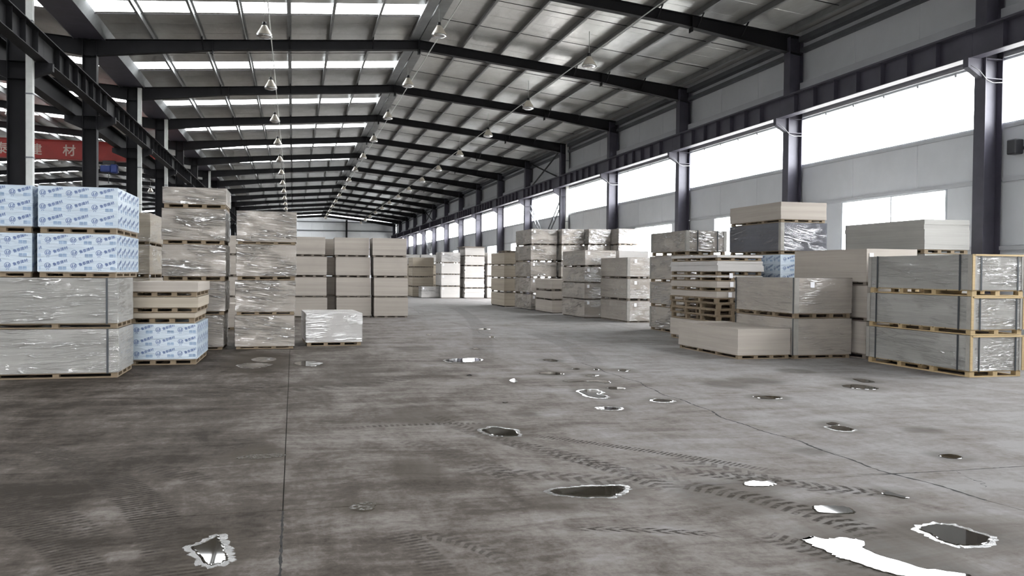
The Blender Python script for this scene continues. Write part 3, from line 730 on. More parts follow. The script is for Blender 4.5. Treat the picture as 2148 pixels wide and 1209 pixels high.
for (za, zb, pr, mat) in ((6.70, 6.89, .16, 'girt_white'), (7.74, 7.84, .18, 'grey_steel'), (8.02, 8.16, .22, 'grey_steel'), (WB - .07, WB, .05, 'girt_white'), (WT, WT + .07, .07, 'girt_white'), (LT - .02, LT + .06, .05, 'girt_white'), (LB - .08, LB, .10, 'girt_white')):
    for k in range(K0, K1):
        if za < LB and k == DOORK: continue
        box('girt', (XW - pr, FY(k) + .16, za), (XW - .001, FY(k) + BAY - .16, zb), mat, wall_right)
# roller door frame in the fifth bay, open
d1 = struct('door_1', (XW, FY(DOORK) + BAY / 3, 0))
box('door_jamb', (-.05, 0, 0), (.12, .08, LT), 'grey_steel', d1)
box('door_jamb', (-.05, BAY * 2 / 3 - .08, 0), (.12, BAY * 2 / 3, LT), 'grey_steel', d1)
box('roller_box', (-.30, .08, LT - .02), (-.06, BAY * 2 / 3 - .08, LT + .28), 'grey_steel', d1)
portal(XW + .2, FY(DOORK) + BAY * 2 / 3, LB / 2, LB, BAY * 2 / 3, (0, PI / 2, 0))
# far gable
wall_far = struct('wall_far')
YF = FY(K1) + .22
GZ = [0, 2.6, 4.6, 7.03, 8.21]
xs = [XLC + (XW - XLC) * i / 12 for i in range(13)]
for xa, xb in zip(xs[:-1], xs[1:]):
    for za, zb in zip(GZ[:-1], GZ[1:]): wp((xa, YF, za), (xb, YF + TH, zb), parent=wall_far)
    zt = max(ROOF(xa), ROOF(xb)) + .05
    wp((xa, YF, GZ[-1]), (xb, YF + TH, zt), parent=wall_far)
for z in GZ[1:]: box('girt', (XLC, YF - .12, z - .06), (XW, YF, z + .06), 'grey_steel', wall_far)
xp = 7.0
t_ = thing('gable_post', (xp, YF - .32, 0), 'dark steel post standing against the far gable wall', 'column')
box('flange', (-.12, -.16, 0), (.12, -.145, zr(xp) - .35), 'dark_steel', t_); box('flange', (-.12, .145, 0), (.12, .16, zr(xp) - .35), 'dark_steel', t_); box('web', (-.006, -.145, 0), (.006, .145, zr(xp) - .35), 'dark_steel', t_)
wall_left = struct('wall_left')
for k in range(K0, K1): wp((XFAR - TH, FY(k), 0), (XFAR, FY(k) + BAY, zr(XW) + PH), parent=wall_left)
for i in range(6):
    xa, xb = XFAR + (XLC - XFAR) * i / 6, XFAR + (XLC - XFAR) * (i + 1) / 6
    wp((xa, YF, 0), (xb, YF + TH, max(ROOF(xa), ROOF(xb)) + .05), parent=wall_far)
# rear gable with an open gate
wall_back = struct('wall_back')
yb_ = Y0 - .2
for i in range(6):
    xa, xb = XFAR + (XLC - XFAR) * i / 6, XFAR + (XLC - XFAR) * (i + 1) / 6
    wp((xa, yb_ - TH, 0), (xb, yb_, max(ROOF(xa), ROOF(xb)) + .05), parent=wall_back)
GX0, GX1, GH = -5.85, -1.2, 4.2
for xa, xb, za in ((XLC, GX0, 0), (GX0, GX1, GH), (GX1, 2.9, 0), (2.9, 6.5, 0), (6.5, 10.1, 0), (10.1, XW, 0)):
    wp((xa, yb_ - TH, za), (xb, yb_, max(ROOF(xa), ROOF(xb)) + .05), parent=wall_back)
d2 = struct('door_2', (GX0, yb_, 0))
box('door_jamb', (0, -.12, 0), (.08, .05, GH), 'grey_steel', d2); box('door_jamb', (GX1 - GX0 - .08, -.12, 0), (GX1 - GX0, .05, GH), 'grey_steel', d2)
box('door_head', (.08, -.12, GH - .08), (GX1 - GX0 - .08, .05, GH), 'grey_steel', d2)
portal((GX0 + GX1) / 2, yb_ - .15, GH / 2, GX1 - GX0, GH, (-PI / 2, 0, 0))

# wall bracing in the fifth bay and further down
def lattice(p, q, off, label):
    t_ = thing('lattice_brace', p, label, 'brace', 'lattice wall braces')
    p, q = Vector(p), Vector(q); d = (q - p)
    n = Vector((0, -d.z, d.y)).normalized() * off
    bar('chord', Vector((0, 0, 0)) + n, d + n, .05, .05, 'grey_steel', t_)
    bar('chord', Vector((0, 0, 0)) - n, d - n, .05, .05, 'grey_steel', t_)
    for i in range(1, 9):
        c = d * (i / 9); bar('rung', c + n, c - n, .03, .03, 'grey_steel', t_)
for k, nm in ((4, 'fifth'), (10, 'eleventh')):
    lattice((XW - .28, FY(k) + .2, BZ0 - .5), (XW - .28, FY(k) + BAY - .2, 1.0), .16, 'lattice brace sloping down away from the camera in the %s right bay' % nm)
    lattice((XW - .18, FY(k) + BAY - .2, BZ0 - .5), (XW - .18, FY(k) + .2, 1.0), .16, 'lattice brace sloping down towards the camera in the %s right bay' % nm)
    t_ = thing('cross_brace', (XW - .3, FY(k), 0), 'crossed dark angle bars above the crane beam in the %s right bay' % nm, 'brace', 'crossed bars above the crane beam')
    bar('angle_bar', (0, .16, 8.05), (0, BAY - .16, 6.4), .06, .06, 'dark_steel', t_); bar('angle_bar', (.06, .16, 6.4), (.06, BAY - .16, 8.05), .06, .06, 'dark_steel', t_)

# ------------------------------------------------------------------ lamps, conduits, fittings
SH = [(.045, .30), (.075, .29), (.10, .235), (.215, .045), (.22, .03), (.205, .03), (.09, .22), (.03, .27)]
BW = [(.205, .03), (.225, .02), (.21, -.02), (.12, -.055), (.0, -.065)]
lamp0 = None
def lamp(x, y, z, label, group):
    t_ = thing('high_bay_lamp', (x, y, z), label, 'lamp', group)
    if 'lampm' not in _mc:
        a = lathe('lamp_shade', SH, 'lamp_shade', t_); b = lathe('lens_bowl', BW, 'chrome', t_); c = lathe('lamp_cap', [(.0, .40), (.05, .39), (.055, .30), (.0, .295)], 'black_plastic', t_, n=12)
        _mc['lampm'] = (a.data, b.data, c.data)
    else:
        for nm, me in zip(('lamp_shade', 'lens_bowl', 'lamp_cap'), _mc['lampm']): link(nm, me, t_)
    zt = ROOF(x)
    box('stem', (-.007, -.007, .38), (.007, .007, zt - z), 'pipe_white', t_)
for (x, z, nm) in ((-.80, 8.03, 'left hand lamp row'), (4.07, 8.42, 'middle lamp row by the ridge'), (8.68, 7.86, 'right hand lamp row')):
    for k in range(1, K1): lamp(x, FY(k) + BAY / 2, z, 'white conical high bay lamp, %s one in the %s' % (ORD[k - 1], nm), nm)
for i, k in enumerate((1, 2, 3, 5, 6, 7, 8)): lamp(2 * XLC + .8, FY(k) + BAY / 2, 7.75, 'white conical high bay lamp in the left nave, %s one' % ORD[i], 'left nave lamps')
for (x, z, nm) in ((-.66, 8.46, 'left'), (4.27, 8.74, 'ridge'), (8.85, 8.32, 'right')):
    t_ = tag(tube('conduit', [(x, Y0 + .3, z), (x, YF - .1, z)], .016, 'pipe_white'), 'thin pale lamp conduit running under the rafters along the %s lamp row' % nm, 'conduit', 'lamp conduits')
t_ = thing('wall_box', (13.62, FY(0) - .6, 3.95), 'small black box hung on the right wall next to the nearest column', 'box')
box('housing', (-.16, -.10, 0), (.05, .12, .29), 'black_plastic', t_, .02); box('mount_arm', (.05, -.03, .10), (.128, .03, .16), 'black_plastic', t_)
for k in (0, 1, 2, 3):
    y = FY(k)
    pts = [(12.95, y - .10, BZ0 - .16), (13.1, y - .17, BZ0 - .27), (13.27, y - .18, BZ0 - .44), (13.42, y - .18, BZ0 - .49), (13.7, y - .3, BZ0 - .49)]
    tag(tube('power_cable', pts, .007, 'cable_grey'), 'thin pale cable drooping from the bracket of the %s right column' % ORD[k], 'cable', 'drooping cables')

# red crane in the left nave
cr = thing('bridge_crane', (-14., 45.4, 6.87), 'red bridge crane girder with white characters across the left nave', 'crane')
box('girder', (XFAR + 1.0 + 14, -.20, .02), (XBM + 14 + .05, .20, .86), 'crane_red', cr, .01)
box('girder_edge', (XFAR + 1.0 + 14, -.26, -.02), (XBM + 14 + .1, .26, .02), 'crane_red', cr)
box('girder_edge', (XFAR + 1.0 + 14, -.26, .86), (XBM + 14 + .1, .26, .90), 'crane_red', cr)
for x in (XFAR + 1.1, XBM):
    box('end_carriage', (x + 14 - .15, -1.2, -.10), (x + 14 + .15, 1.2, .22), 'crane_red', cr, .01)
def text_mesh(s, size, bold=.0):
    c = bpy.data.curves.new('txt', 'FONT'); c.body = s; c.size = size; c.resolution_u = 1; c.offset = bold; c.align_x = 'CENTER'
    o = bpy.data.objects.new('txt', c); COL.objects.link(o)
    dg = bpy.context.evaluated_depsgraph_get()
    me = bpy.data.meshes.new_from_object(o.evaluated_get(dg))
    bpy.data.objects.remove(o); bpy.data.curves.remove(c)
    return me
TX = {}
def textof(s):
    if s not in TX: TX[s] = text_mesh(s, 1.0, .015)
    return TX[s]
for ch, x in (('鲁', -14.93), ('泰', -13.46), ('建', -11.99), ('材', -10.52)):
    me = textof(ch).copy(); me.name = 'painted_character'; me.materials.clear(); me.materials.append(M['char_white'])
    o = link('painted_character', me, cr, (x + 14, -.203, .20), (PI / 2, 0, 0)); o.scale = (.58, .58, .58)
t_ = thing('chain_hoist', (-8.75, 45.1, 6.249), 'blue hoist trolley hanging below the red crane girder', 'hoist')
box('motor', (-.35, -.16, .05), (.10, .16, .36), 'hoist_blue', t_, .03); box('gearbox', (.10, -.18, .0), (.42, .18, .42), 'hoist_blue', t_, .04)
box('trolley', (-.25, -.10, .42), (.30, .30, .60), 'black_plastic', t_, .01); bar('hook_rope', (0, 0, -.5), (0, 0, .06), .03, .03, 'black_plastic', t_)

# ------------------------------------------------------------------ board packs on pallets
def uprint():
    """one printed motif, about 0.33 m wide: ring with two letters, four slanted characters, two pale blocks"""
    v, f, mi = [], [], []
    def put(vs, fs, m):
        n = len(v); v.extend(vs); f.extend([tuple(n + i for i in q) for q in fs]); mi.extend([m] * len(fs))
    R0, R1, N = .034, .041, 20
    vs = [(r * math.cos(2 * PI * i / N), r * math.sin(2 * PI * i / N)) for r in (R0, R1) for i in range(N)]
    put(vs, [(i, N + i, N + (i + 1) % N, (i + 1) % N) for i in range(N)], 0)
    me = text_mesh('LS', 1.0, .045); sc = .054
    put([(q.co.x * sc + q.co.y * sc * .2, q.co.y * sc - .019) for q in me.vertices], [tuple(p.vertices) for p in me.polygons], 0)
    me = textof('鲁泰建材'); sc = .050; ca, sa = math.cos(.33), math.sin(.33)
    put([(.168 + q.co.x * sc * ca - q.co.y * sc * sa, .032 + q.co.x * sc * sa + q.co.y * sc * ca - .005) for q in me.vertices], [tuple(p.vertices) for p in me.polygons], 0)
    for x0 in (.140, .194):
        for (a, b, c, d) in ((0, 0, .046, .006), (0, .040, .046, .046), (0, 0, .006, .046), (.040, 0, .046, .046), (.020, 0, .026, .046), (0, .020, .046, .026), (0, .030, .046, .035), (.010, 0, .014, .046), (.032, 0, .036, .046)):
            put([(x0 + a, -.058 + b), (x0 + c, -.058 + b), (x0 + c, -.058 + d), (x0 + a, -.058 + d)], [(0, 1, 2, 3)], 1)
    for x0 in (-.016, .008):
        put([(x0, -.062), (x0 + .010, -.062), (x0 + .010, -.052), (x0, -.052)], [(0, 1, 2, 3)], 0)
    return v, f, mi
UP = uprint()
def print_face(parent, W_, H_, origin, along, offx, clip0=True):
    """printed motifs over a W_ x H_ face; origin = lower left corner, along = unit vector"""
    v, f, mi = [], [], []
    nx = int((W_ + .12 - offx) / .335) + 1; rows = 3; pv = H_ / rows
    nrm = Vector((along.y, -along.x, 0))
    for r in range(rows):
        for c in range(-1, nx + 1):
            ox = offx + c * .335 + random.uniform(-.006, .006); oz = pv * (r + .5) + .004
            n = len(v); keep = {}
            for i, (a, b) in enumerate(UP[0]):
                x, z = ox + a, oz + b + .06 * 0
                p = origin + along * x + Vector((0, 0, z)) + nrm * .002
                v.append(p); keep[i] = .012 < x < W_ - .012 and .01 < z < H_ - .01
            for q, m in zip(UP[1], UP[2]):
                if all(keep[i] for i in q): f.append(tuple(n + i for i in q)); mi.append(m)
    used = sorted({i for q in f for i in q}); mp = {i: j for j, i in enumerate(used)}
    o = mesh('film_print', [v[i] for i in used], [tuple(mp[i] for i in q) for q in f], 'print_blue', parent)
    o.data.materials.append(M['print_pale'])
    o.data.polygons.foreach_set('material_index', mi)
    tag(o, 'blue printed lettering and ring logos', kind='stuff')

def pallet(parent, w_, d, h, mat, near, ins=.02, nx=4, dk=.018, bz=.018):
    w2, d2 = w_ / 2 - ins, d / 2 - ins
    if not near:
        l = [((-w2, -d2, h - dk), (w2, d2, h)), ((-w2, -d2, 0), (w2, -d2 + .09, .016)), ((-w2, d2 - .09, 0), (w2, d2, .016))]
        for i in range(4):
            for j in range(3):
                x = -w2 + (2 * w2 - .09) * i / 3; y = -d2 + (2 * d2 - .09) * j / 2
                l.append(((x, y, .0), (x + .09, y + .09, h - dk)))
        mesh('pallet', *boxes(l), mat, parent); return
    pl = None
    n = 5 if d < 1.5 else 9
    l = []
    for i in range(n):
        y = -d2 + (2 * d2) * i / n
        l.append(((-w2, y + .008, h - dk), (w2, y + 2 * d2 / n - .008, h)))
    pl = mesh('pallet', *boxes(l), mat, parent)
    def bb(a, b): box('bottom_board', a, b, mat, pl)
    bb((-w2, -d2, 0), (w2, -d2 + .095, bz)); bb((-w2, d2 - .095, 0), (w2, d2, bz))
    for x in (-w2, -.0475, w2 - .095): bb((x, -d2 + .10, 0), (x + .095, d2 - .10, bz))
    ny = 4
    box('stringer', (-w2 + .1, -.05, bz), (w2 - .1, .05, h - dk), mat, pl)
    for i in range(nx):
        for j in range(ny):
            if 0 < i < nx - 1 and 0 < j < ny - 1: continue
            x = -w2 + (2 * w2 - .085) * i / (nx - 1); y = -d2 + (2 * d2 - .10) * j / (ny - 1)
            box('pallet_block', (x, y, bz), (x + .085, y + .10, h - dk), mat, pl)
def five(name, w_, d, z0, z1, mat, parent, off):
    w2, d2 = w_ / 2 + off, d / 2 + off; z1 += off
    v = [(-w2, -d2, z0), (w2, -d2, z0), (w2, d2, z0), (-w2, d2, z0), (-w2, -d2, z1), (w2, -d2, z1), (w2, d2, z1), (-w2, d2, z1)]
    return mesh(name, v, [(0, 1, 5, 4), (1, 2, 6, 5), (2, 3, 7, 6), (3, 0, 4, 7), (4, 5, 6, 7)], mat, parent)
def strap_x(parent, y, w_, z0, z1):      # loop round the pack in the x direction
    a, t_, h = w_ / 2 + .010, .003, .018
    mesh('strap', *boxes([((-a - t_, y - h, z0), (-a, y + h, z1)), ((a, y - h, z0), (a + t_, y + h, z1)), ((-a - t_, y - h, z1), (a + t_, y + h, z1 + t_))]), 'strap_black', parent)
def strap_y(parent, x, d, z0, z1):
    a, t_, h = d / 2 + .010, .003, .014
    mesh('strap', *boxes([((x - h, -a - t_, z0), (x + h, -a, z1)), ((x - h, a, z0), (x + h, a + t_, z1)), ((x - h, -a - t_, z1), (x + h, a + t_, z1 + t_))]), 'strap_black', parent)
def guard(parent, sx, sy, w_, d, z0, z1, L=.085, mat='corner_board'):
    x, y, t_ = sx * (w_ / 2 + .007), sy * (d / 2 + .007), .005
    a = ((min(x, x - sx * L), min(y, y + sy * t_), z0), (max(x, x - sx * L), max(y, y + sy * t_), z1))
    b = ((min(x, x + sx * t_), min(y, y - sy * L), z0), (max(x, x + sx * t_), max(y, y - sy * L), z1))
    mesh('corner_guard', *boxes([a, b]), mat, parent)
def board_stack(parent, w_, d, z0, z1, mat, wob=.004, flare=0, n=None):
    h = z1 - z0; n = n or max(1, int(h / .09)); l = []
    for i in range(n):
        a, b = z0 + h * i / n, z0 + h * (i + 1) / n
        dx, dy = random.uniform(-wob, wob), random.uniform(-wob, wob)
        fl = flare * (n - 1 - i) / max(1, n - 1)
        l.append(((-w_ / 2 + dx - fl * .3, -d / 2 + dy - fl, a), (w_ / 2 + dx + fl * .3, d / 2 + dy, b)))
    return mesh('board_stack', *boxes(l), mat, parent)

def pack(label, group, side, X, Y, w_, d, zp, z0, z1, o):
    yaw = math.radians(o.get('yaw', 0) + random.uniform(-.25, .25))
    cx = X + w_ / 2 if side == 'R' else X - w_ / 2
    t_ = thing('board_pack', (cx, Y + d / 2, zp), label, 'pallet load', group, yaw)
    z0 -= zp; z1 -= zp + .008
    near = o.get('near', True)
    if z0 > .03: pallet(t_, w_, d, z0, o.get('wood', 'pallet_brown'), near, nx=o.get('nx', 4))
    pr = o.get('prints')
    if pr is not None:
        board_stack(t_, w_ - .01, d - .01, z0, z1 - .004, 'board_beige', .001, n=1)
        five('printed_wrap', w_, d, z0 + .012, z1, 'film_printed', t_, .003)
        H = z1 - z0
        print_face(t_, w_, H, Vector((-w_ / 2, -d / 2 - .003, z0)), Vector((1, 0, 0)), pr)
        if side == 'L': print_face(t_, d, H, Vector((w_ / 2 + .003, -d / 2, z0)), Vector((0, 1, 0)), .06)
        else: print_face(t_, d, H, Vector((-w_ / 2 - .003, d / 2, z0)), Vector((0, -1, 0)), .06)
        return t_
    board_stack(t_, w_, d, z0, z1, o.get('mat', 'board_beige'), o.get('wob', .003), o.get('flare', 0), o.get('n'))
    if o.get('film'):
        five('shrink_wrap', w_ + .010, d + .010, z0 + .004, z1 - .003, o['film'], t_, .005)
    for y in o.get('sx', ()): strap_x(t_, y * d / 2, w_, z0 - .012, z1 + .004)
    for x in o.get('sy', ()): strap_y(t_, x * w_ / 2, d, z0 - .012, z1 + .004)
    for (sx, sy) in o.get('guards', ()): guard(t_, sx, sy, w_, d, z0, z1)
    if o.get('rim'):     # timber edging frame round the ends
        for sx in (-1, 1):
            x = sx * (w_ / 2 - .012)
            box('edge_batten', (x - .022, -d / 2 - .022, z0), (x + .022, -d / 2 - .004, z1 + .006), o['wood'], t_)
        box('edge_batten', (-w_ / 2 + .012, -d / 2 - .022, z1 - .022), (w_ / 2 - .012, -d / 2 - .004, z1 + .006), o['wood'], t_)
    if 'sheet' in o:
        u, vz = o['sheet']
        box('label_sheet', (-w_ / 2 + u * w_, -d / 2 - .016, z1 - vz - .11), (-w_ / 2 + u * w_ + .085, -d / 2 - .011, z1 - vz), 'label_paper', t_)
    return t_
def lv(i, n):
    if n == 1: return 'single'
    if i == 0: return 'bottom'
    if i == n - 1: return 'top'
    return {1: 'second', 2: 'third', 3: 'fourth', 4: 'fifth'}[i] + ' from floor'
def stack(desc, where, group, side, X, Y, w_, d, levels, o, over={}):
    n = len(levels)
    for i, L in enumerate(levels):
        oo = dict(o); oo.update(over.get(i, {}))
        zp, z0, z1 = L[:3]
        wx, dx, xx = oo.get('w', w_), oo.get('d', d), oo.get('X', X)
        pack('%s %s in the %s' % (lv(i, n), oo.get('desc', desc), where) if n > 1 else '%s %s' % (desc, where),
             group, side, xx + (random.uniform(-.012, .012) if i else 0), oo.get('Y', Y) + (random.uniform(-.012, .012) if i else 0), wx, dx, zp, z0, z1, oo)
GL, GR_, GF = 'board packs on the left', 'board packs on the right', 'board packs far down the hall'
FT, FC = 'film_tight', 'film_clear'
# left side
stack('long grey strapped pack', 'wide pile at the left edge', GL, 'L', -2.44, 13.25, 2.42, 1.18, [(0, .078, .712), (.712, .79, 1.444)], dict(mat='board_grey', film=FT, sy=(.88,), wood='pallet_brown'), {1: dict(X=-2.45)})
LV = [(1.444, 1.515, 2.07), (2.07, 2.15, 2.74)]
for (X, tx, p) in ((-2.46, 'right hand', (.13, .06)), (-3.57, 'left hand', (.10, .15))):
    for i in (0, 1):
        pack('%s blue printed pack of the %s pair on the grey strapped packs' % (('lower', 'upper')[i], tx), GL, 'L', X + (.0, .01)[i], 13.25, (1.03, 1.07)[X < -3], 1.72, *LV[i], dict(prints=p[i], wood='pallet_brown'))
pack('blue printed pack on the floor under three thin wood coloured packs', GL, 'L', -1.53, 14.87, 1.06, 1.65, 0, .085, .682, dict(prints=.13, wood='pallet_brown', yaw=-.5))
for nm, z, dd, x, m in (('thinnest', (.682, .775, .861), 1.8, -1.56, 'board_tan'), ('middle', (.861, .945, 1.121), 1.8, -1.52, 'board_tan'), ('topmost', (1.121, 1.205, 1.368), 2.05, -1.53, 'board_beige')):
    pack('%s of three thin bare board packs on the blue printed floor pack' % nm, GL, 'L', x, 14.87, 1.04, dd, *z, dict(mat=m, wood='pallet_brown', wob=.006))
stack('film wrapped pack', 'five-high stack behind the thin packs', GL, 'L', -1.29, 17.54, 1.16, 1.2, [(0, .06, .685), (.685, .76, 1.35), (1.35, 1.444, 2.062), (2.062, 2.147, 2.764), (2.764, 2.851, 3.175)], dict(film=FC), {0: dict(X=-1.33), 4: dict(X=-1.28)})
stack('film wrapped pack', 'four-high stack beside the lone low pack', GL, 'L', .05, 17.59, 1.14, 1.2, [(0, .055, .677), (.677, .745, 1.373), (1.373, 1.454, 2.086), (2.086, 2.14, 2.751)], dict(film=FC), {0: dict(X=.025)})
stack('low film wrapped pack with pale top', 'standing alone by the aisle on the left', GL, 'R', .22, 18.08, 1.15, 1.68, [(0, .079, .692)], dict(film=FT, mat='board_white', yaw=3, wood='pallet_brown'))
HL = [(0, .06, .68), (.68, .74, 1.35), (1.35, 1.43, 2.045), (2.045, 2.115, 2.70)]
for X, Y, nm in ((2.63, 28.85, 'rightmost stack of the plain left row'), (1.39, 29.0, 'second stack from right of the plain left row'), (-.06, 29.0, 'third stack from right of the plain left row'),
                 (-1.32, 29.0, 'fourth stack from right of the plain left row'), (-2.60, 29.0, 'fifth stack from right of the plain left row')):
    stack('beige pack', nm, GL, 'R', X, Y, 1.14, 1.23, HL, dict(mat='board_beige', wood='pallet_grey'), {3: dict(X=X - .04), 0: dict(X=X + .02)})
for X, nm in ((1.02, 'hidden right stack behind the plain left row'), (-.42, 'hidden left stack behind the plain left row')):
    stack('plain beige pack', nm, GL, 'R', X, 30.5, 1.14, 1.23, HL, dict(mat='board_beige', wood='pallet_grey', near=False))
stack('brownish wrapped pack', 'stack between blue and five-high stacks', GL, 'L', -2.95, 19.3, 1.2, 1.85, [(0, .07, .68), (.68, .76, 1.39), (1.39, 1.47, 2.09), (2.09, 2.157, 2.77)], dict(mat='board_tan', film=FT, near=False))
stack('small bare pack', 'in the gap between the two tall wrapped stacks', GL, 'R', -2.3, 23.3, 1.15, 1.2, [(0, .07, .69)], dict(near=False))

# right side
PG = ((-1, -1), (1, -1), (-1, 1))
stack('grey strapped pack on yellow pallet', 'three-high right edge stack', GR_, 'R', 10.16, 10.93, 1.0, 2.44, [(0, .10, .655), (.655, .745, 1.263), (1.263, 1.36, 1.92)],
      dict(mat='board_grey', film=FT, sx=(-.80, .80), sy=(-.68, .70), wood='pallet_yellow', guards=PG, rim=True, nx=3), {2: dict(X=10.18), 1: dict(X=10.165)})
stack('beige pack', 'stack just behind the strapped stack', GR_, 'R', 10.39, 13.7, 1.11, 2.35, [(0, .10, .708), (.708, .78, 1.387), (1.387, 1.45, 2.082)], dict(wood='pallet_grey', sheet=(.10, .08)), {2: dict(sheet=(.05, .08))})
stack('pale board pack', 'tall corner stack behind the strapped stack', GR_, 'R', 11.64, 13.7, 1.03, 2.4, [(0, .08, .66), (.66, .74, 1.33), (1.33, 1.41, 2.0), (2.0, 2.083, 2.664)], dict(mat='board_grey', wood='pallet_brown', wob=.008))
stack('beige wrapped pack', 'two-high stack right of the pallet pile', GR_, 'R', 9.06, 13.98, 1.22, 2.2, [(0, .073, .757), (.757, .851, 1.522)], dict(film=FT, guards=((-1, -1),), wood='pallet_brown', sx=(-.97, .97)), {1: dict(sheet=(.26, .07))})
stack('low bare beige pack', 'on the floor in front of the pallet pile', GR_, 'R', 7.95, 14.08, 1.09, 2.5, [(0, .075, .569)], dict(wood='pallet_brown', mat='board_beige'))
# pallet pile
UX, UY, UW, UD = 9.06, 17.0, 1.12, 2.36
def upack(label, z, **k):
    o = dict(mat='board_beige', wood='pallet_brown'); o.update(k)
    dx = o.pop('dx', 0); pack(label, 'packs and pallets in the pallet pile', 'R', UX + dx, UY, UW, UD, *z, o)
upack('thick base pack at the foot of the pallet pile', (0, .09, .50))
def empty_pallet(label, za, zb, dx):
    t_ = thing('empty_pallet', (UX + dx + UW / 2, UY + UD / 2, za), label, 'pallet', 'empty pallets in the pallet pile', math.radians(random.uniform(-.6, .6)))
    pallet(t_, UW, UD, zb - za, 'pallet_brown', True, .0, 4, .026, .026)
for i, (za, zb) in enumerate(((.50, .64), (.64, .78), (.78, .92), (.92, 1.045))):
    empty_pallet('empty wooden pallet, %s from the bottom of the pallet pile' % ORD[i], za, zb, (.03, .0, .02, -.02)[i])
upack('thin pack with white label sheet, lower of two in the pallet pile', (1.045, 1.05, 1.19), sheet=(.25, .01))
upack('thin pack with white label sheet, upper of two in the pallet pile', (1.19, 1.274, 1.419), sheet=(.28, .01))
upack('thinnest white board layer in the pallet pile with a label sheet', (1.419, 1.503, 1.546), mat='board_white', sheet=(.26, -.06))
upack('thick uneven white pack near the top of the pallet pile', (1.546, 1.636, 1.872), mat='board_white', wob=.012, flare=.03, n=5)
upack('thin white pack topping the pallet pile', (1.872, 1.945, 2.003), mat='board_white')
stack('pack', 'tall stack behind the pallet pile', GR_, 'R', 10.63, 17.0, 1.17, 2.3, [(0, .07, .65), (.65, .73, 1.33), (1.33, 1.407, 2.033), (2.033, 2.119, 2.76), (2.76, 2.83, 3.226)], dict(wood='pallet_brown'),
      {2: dict(prints=.10, desc='blue printed pack'), 3: dict(mat='board_dark', film='film_dark', desc='dark shiny wrapped pack', guards=((-1, -1),)), 4: dict(mat='board_beige', desc='pale bare pack')})
stack('wrapped pack with corner boards', 'stack left of the pallet pile', GR_, 'R', 9.76, 20.0, 1.13, 2.2, [(0, .08, .66), (.66, .75, 1.34), (1.34, 1.43, 2.06), (2.06, 2.16, 2.70)], dict(film=FC, guards=((-1, -1), (-1, 1), (1, -1)), wood='pallet_brown'), {3: dict(sy=(-.45, .55), X=9.78)})
stack('beige wrapped pack', 'three-high stack in the right row', GR_, 'R', 10.3, 25.22, 1.15, 2.4, [(0, .055, .69), (.69, .775, 1.397), (1.397, 1.479, 2.092)], dict(film=FT, guards=((-1, -1),), sheet=(.2, .06), wood='pallet_grey'))
stack('pale pack', 'stack mostly hidden behind the three-high right stack', GR_, 'R', 11.15, 28.1, 1.12, 2.4, [(0, .06, .57), (.57, .63, 1.15), (1.15, 1.22, 1.75), (1.75, 1.83, 2.38)], dict(mat='board_white', near=False))
stack('wrapped pack', 'four-high stack in the right row', GR_, 'R', 9.80, 27.88, 1.12, 2.5, [(0, .04, .65), (.65, .69, 1.226), (1.226, 1.27, 1.789), (1.789, 1.859, 2.376)], dict(film=FC, sheet=(.08, .05), near=False, wood='pallet_grey'))
stack('thin plain pack', 'short stack squeezed before the five-high row', GR_, 'R', 9.68, 31.3, 1.1, 2.3, [(0, .04, .50), (.50, .57, .86), (.86, .95, 1.32)], dict(near=False, wood='pallet_grey'))
ZL = [(0, .03, .658), (.658, .744, 1.344), (1.344, 1.416, 2.033), (2.033, 2.113, 2.73), (2.73, 2.798, 3.41)]
for X, Y, d, nm in ((9.62, 34.12, 2.6, 'leftmost five-high stack on the right'), (10.83, 33.75, 2.5, 'five-high row, second stack from its left'), (11.84, 33.3, 1.25, 'five-high row, third stack from its left'), (12.86, 32.5, 1.2, 'five-high row, stack nearest the wall')):
    stack('film wrapped pack', nm, GR_, 'R', X, Y, 1.12 if X < 10 else .96 if X < 12 else .86, d, ZL, dict(film=FC, sheet=(.08, .06), near=False, wood='pallet_grey'), {4: dict(X=X + .02)})
AL = [(0, .06, .64), (.64, .74, 1.29), (1.29, 1.37, 1.89), (1.89, 1.96, 2.47)]
stack('plain beige pack', 'stack beyond the five-high row', GR_, 'R', 9.25, 37.24, 1.1, 2.6, AL, dict(near=False, wood='pallet_grey', mat='board_tan'))
t_ = thing('spare_pallet', (9.75, 38.2, 2.47), 'single spare pallet lying on the stack beyond the five-high row', 'pallet')
pallet(t_, .85, 1.3, .10, 'pallet_grey', False)
# far group
CL = [(0, .04, .686), (.686, .77, 1.402), (1.402, 1.473, 2.096), (2.096, 2.16, 2.747)]
stack('pale pack with label', 'far four-high stack facing the aisle', GF, 'R', 8.52, 49.83, 1.12, 2.1, CL, dict(near=False, mat='board_white', sheet=(.06, .05), wood='pallet_grey'), {3: dict(film=FC)})
BL = [(0, .04, .58), (.58, .66, 1.177), (1.177, 1.245, 1.924), (1.924, 2.01, 2.517), (2.517, 2.586, 3.045)]
stack('pale bare pack', 'far five-high stack facing the aisle', GF, 'R', 9.95, 49.87, 1.19, 1.8, BL, dict(near=False, mat='board_white', wood='pallet_grey', wob=.02))
t_ = thing('cover_board', (10.5, 50.75, 3.047), 'dark cover board lying on the far five-high stack', 'board')
mesh('cover_sheet', *boxes([((-.72, -1.0, 0), (.66, .95, .035)), ((-.60, -.9, .035), (.5, .8, .06))]), 'tarp', t_)
stack('pale bare pack', 'far stack right of the five-high one', GF, 'R', 11.36, 50.0, 1.1, 1.8, [(0, .04, .62), (.62, .70, 1.30), (1.30, 1.38, 2.02), (2.02, 2.1, 2.76)], dict(near=False, mat='board_white', wood='pallet_grey'))
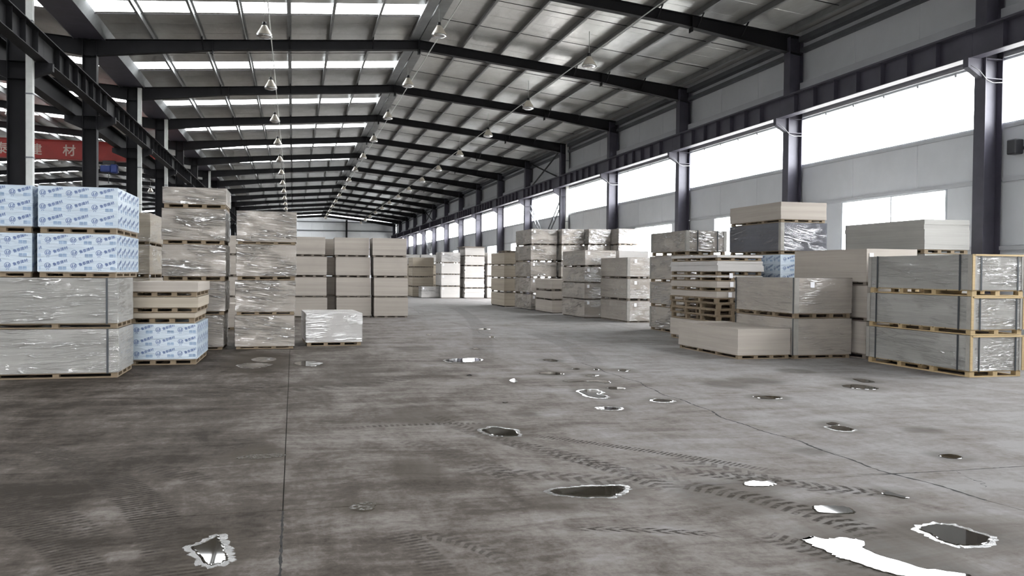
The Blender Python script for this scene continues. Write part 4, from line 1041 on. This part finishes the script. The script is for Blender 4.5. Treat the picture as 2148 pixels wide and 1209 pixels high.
stack('brown bare pack', 'far stack behind a low white pack', GF, 'R', 7.10, 52.0, 1.3, 2.0, [(0, .05, .62), (.62, .70, 1.22), (1.22, 1.30, 1.83), (1.83, 1.9, 2.45)], dict(near=False, mat='board_tan', wood='pallet_grey'))
stack('low white wrapped pack', 'in front of the far brown stack', GF, 'R', 7.42, 50.35, 1.05, 1.3, [(0, .03, .69)], dict(near=False, mat='board_white', film=FC, sheet=(.06, .05)))
for X, nm in ((6.72, 'left'), (7.98, 'right')):
    stack('film topped pack', 'rear far %s stack behind the brown one' % nm, GF, 'R', X, 54.6, 1.2, 2.0, [(0, .05, .66), (.66, .74, 1.32), (1.32, 1.40, 1.99), (1.99, 2.07, 2.68)], dict(near=False, mat='board_tan', wood='pallet_grey'), {3: dict(film=FC, mat='board_white')})

# ------------------------------------------------------------------ puddles
def smooth_poly(q, n=4):
    out = []; m = len(q)
    for i in range(m):
        p0, p1, p2, p3 = (Vector(q[(i + j - 1) % m]) for j in range(4))
        for k in range(n):
            t_ = k / n
            out.append(.5 * ((2 * p1) + (p2 - p0) * t_ + (2 * p0 - 5 * p1 + 4 * p2 - p3) * t_ ** 2 + (3 * p1 - p0 - 3 * p2 + p3) * t_ ** 3))
    return out
def inset(q, dist, seed=0, jit=0):
    r = random.Random(seed); n = len(q); c = sum(q, Vector((0, 0))) / n
    out = []
    for i, p in enumerate(q):
        t_ = (q[(i + 1) % n] - q[i - 1]); nrm = Vector((t_.y, -t_.x)).normalized()
        if nrm.dot(p - c) < 0: nrm = -nrm
        dd = min(dist, (p - c).length * .45) if dist > 0 else dist
        out.append(p - nrm * dd * (1 + r.uniform(-jit, jit)))
    return out
for i, (lab, rim, q) in enumerate(PUDDLES):
    q = [Vector(p) for p in q]; c = sum(q, Vector((0, 0))) / len(q)
    size = max((p - c).length for p in q)
    big = size > .12
    t_ = thing('puddle', (c.x, c.y, 0), lab, 'puddle', 'puddles on the concrete floor')
    s = smooth_poly([p - c for p in q], 5 if big else 3)
    rr = random.Random(i)
    s = [p * (1 + rr.uniform(-.05, .05)) for p in s]
    rings = [(s, .0012), (inset(s, .006, i), .0030), (inset(s, .014, i), .0042)]
    n = len(s); v = [(p.x, p.y, z) for (r_, z) in rings for p in r_]; f = []
    for k in range(2):
        for j in range(n): f.append((k * n + j, k * n + (j + 1) % n, (k + 1) * n + (j + 1) % n, (k + 1) * n + j))
    f.append(tuple(range(2 * n, 3 * n)))
    mesh('water', v, f, 'muddy_water' if 'cross joint' in lab or 'sunken' in lab else 'puddle_water', t_, smooth=False)
    if rim and big:
        a = inset(s, -.035 if size > .2 else -.025, i, .45)
        v = [(p.x, p.y, .0011) for p in s] + [(p.x, p.y, .0004) for p in a]
        mesh('wet_margin', v, [(j, n + j, n + (j + 1) % n, (j + 1) % n) for j in range(n)], 'wet_margin', t_)
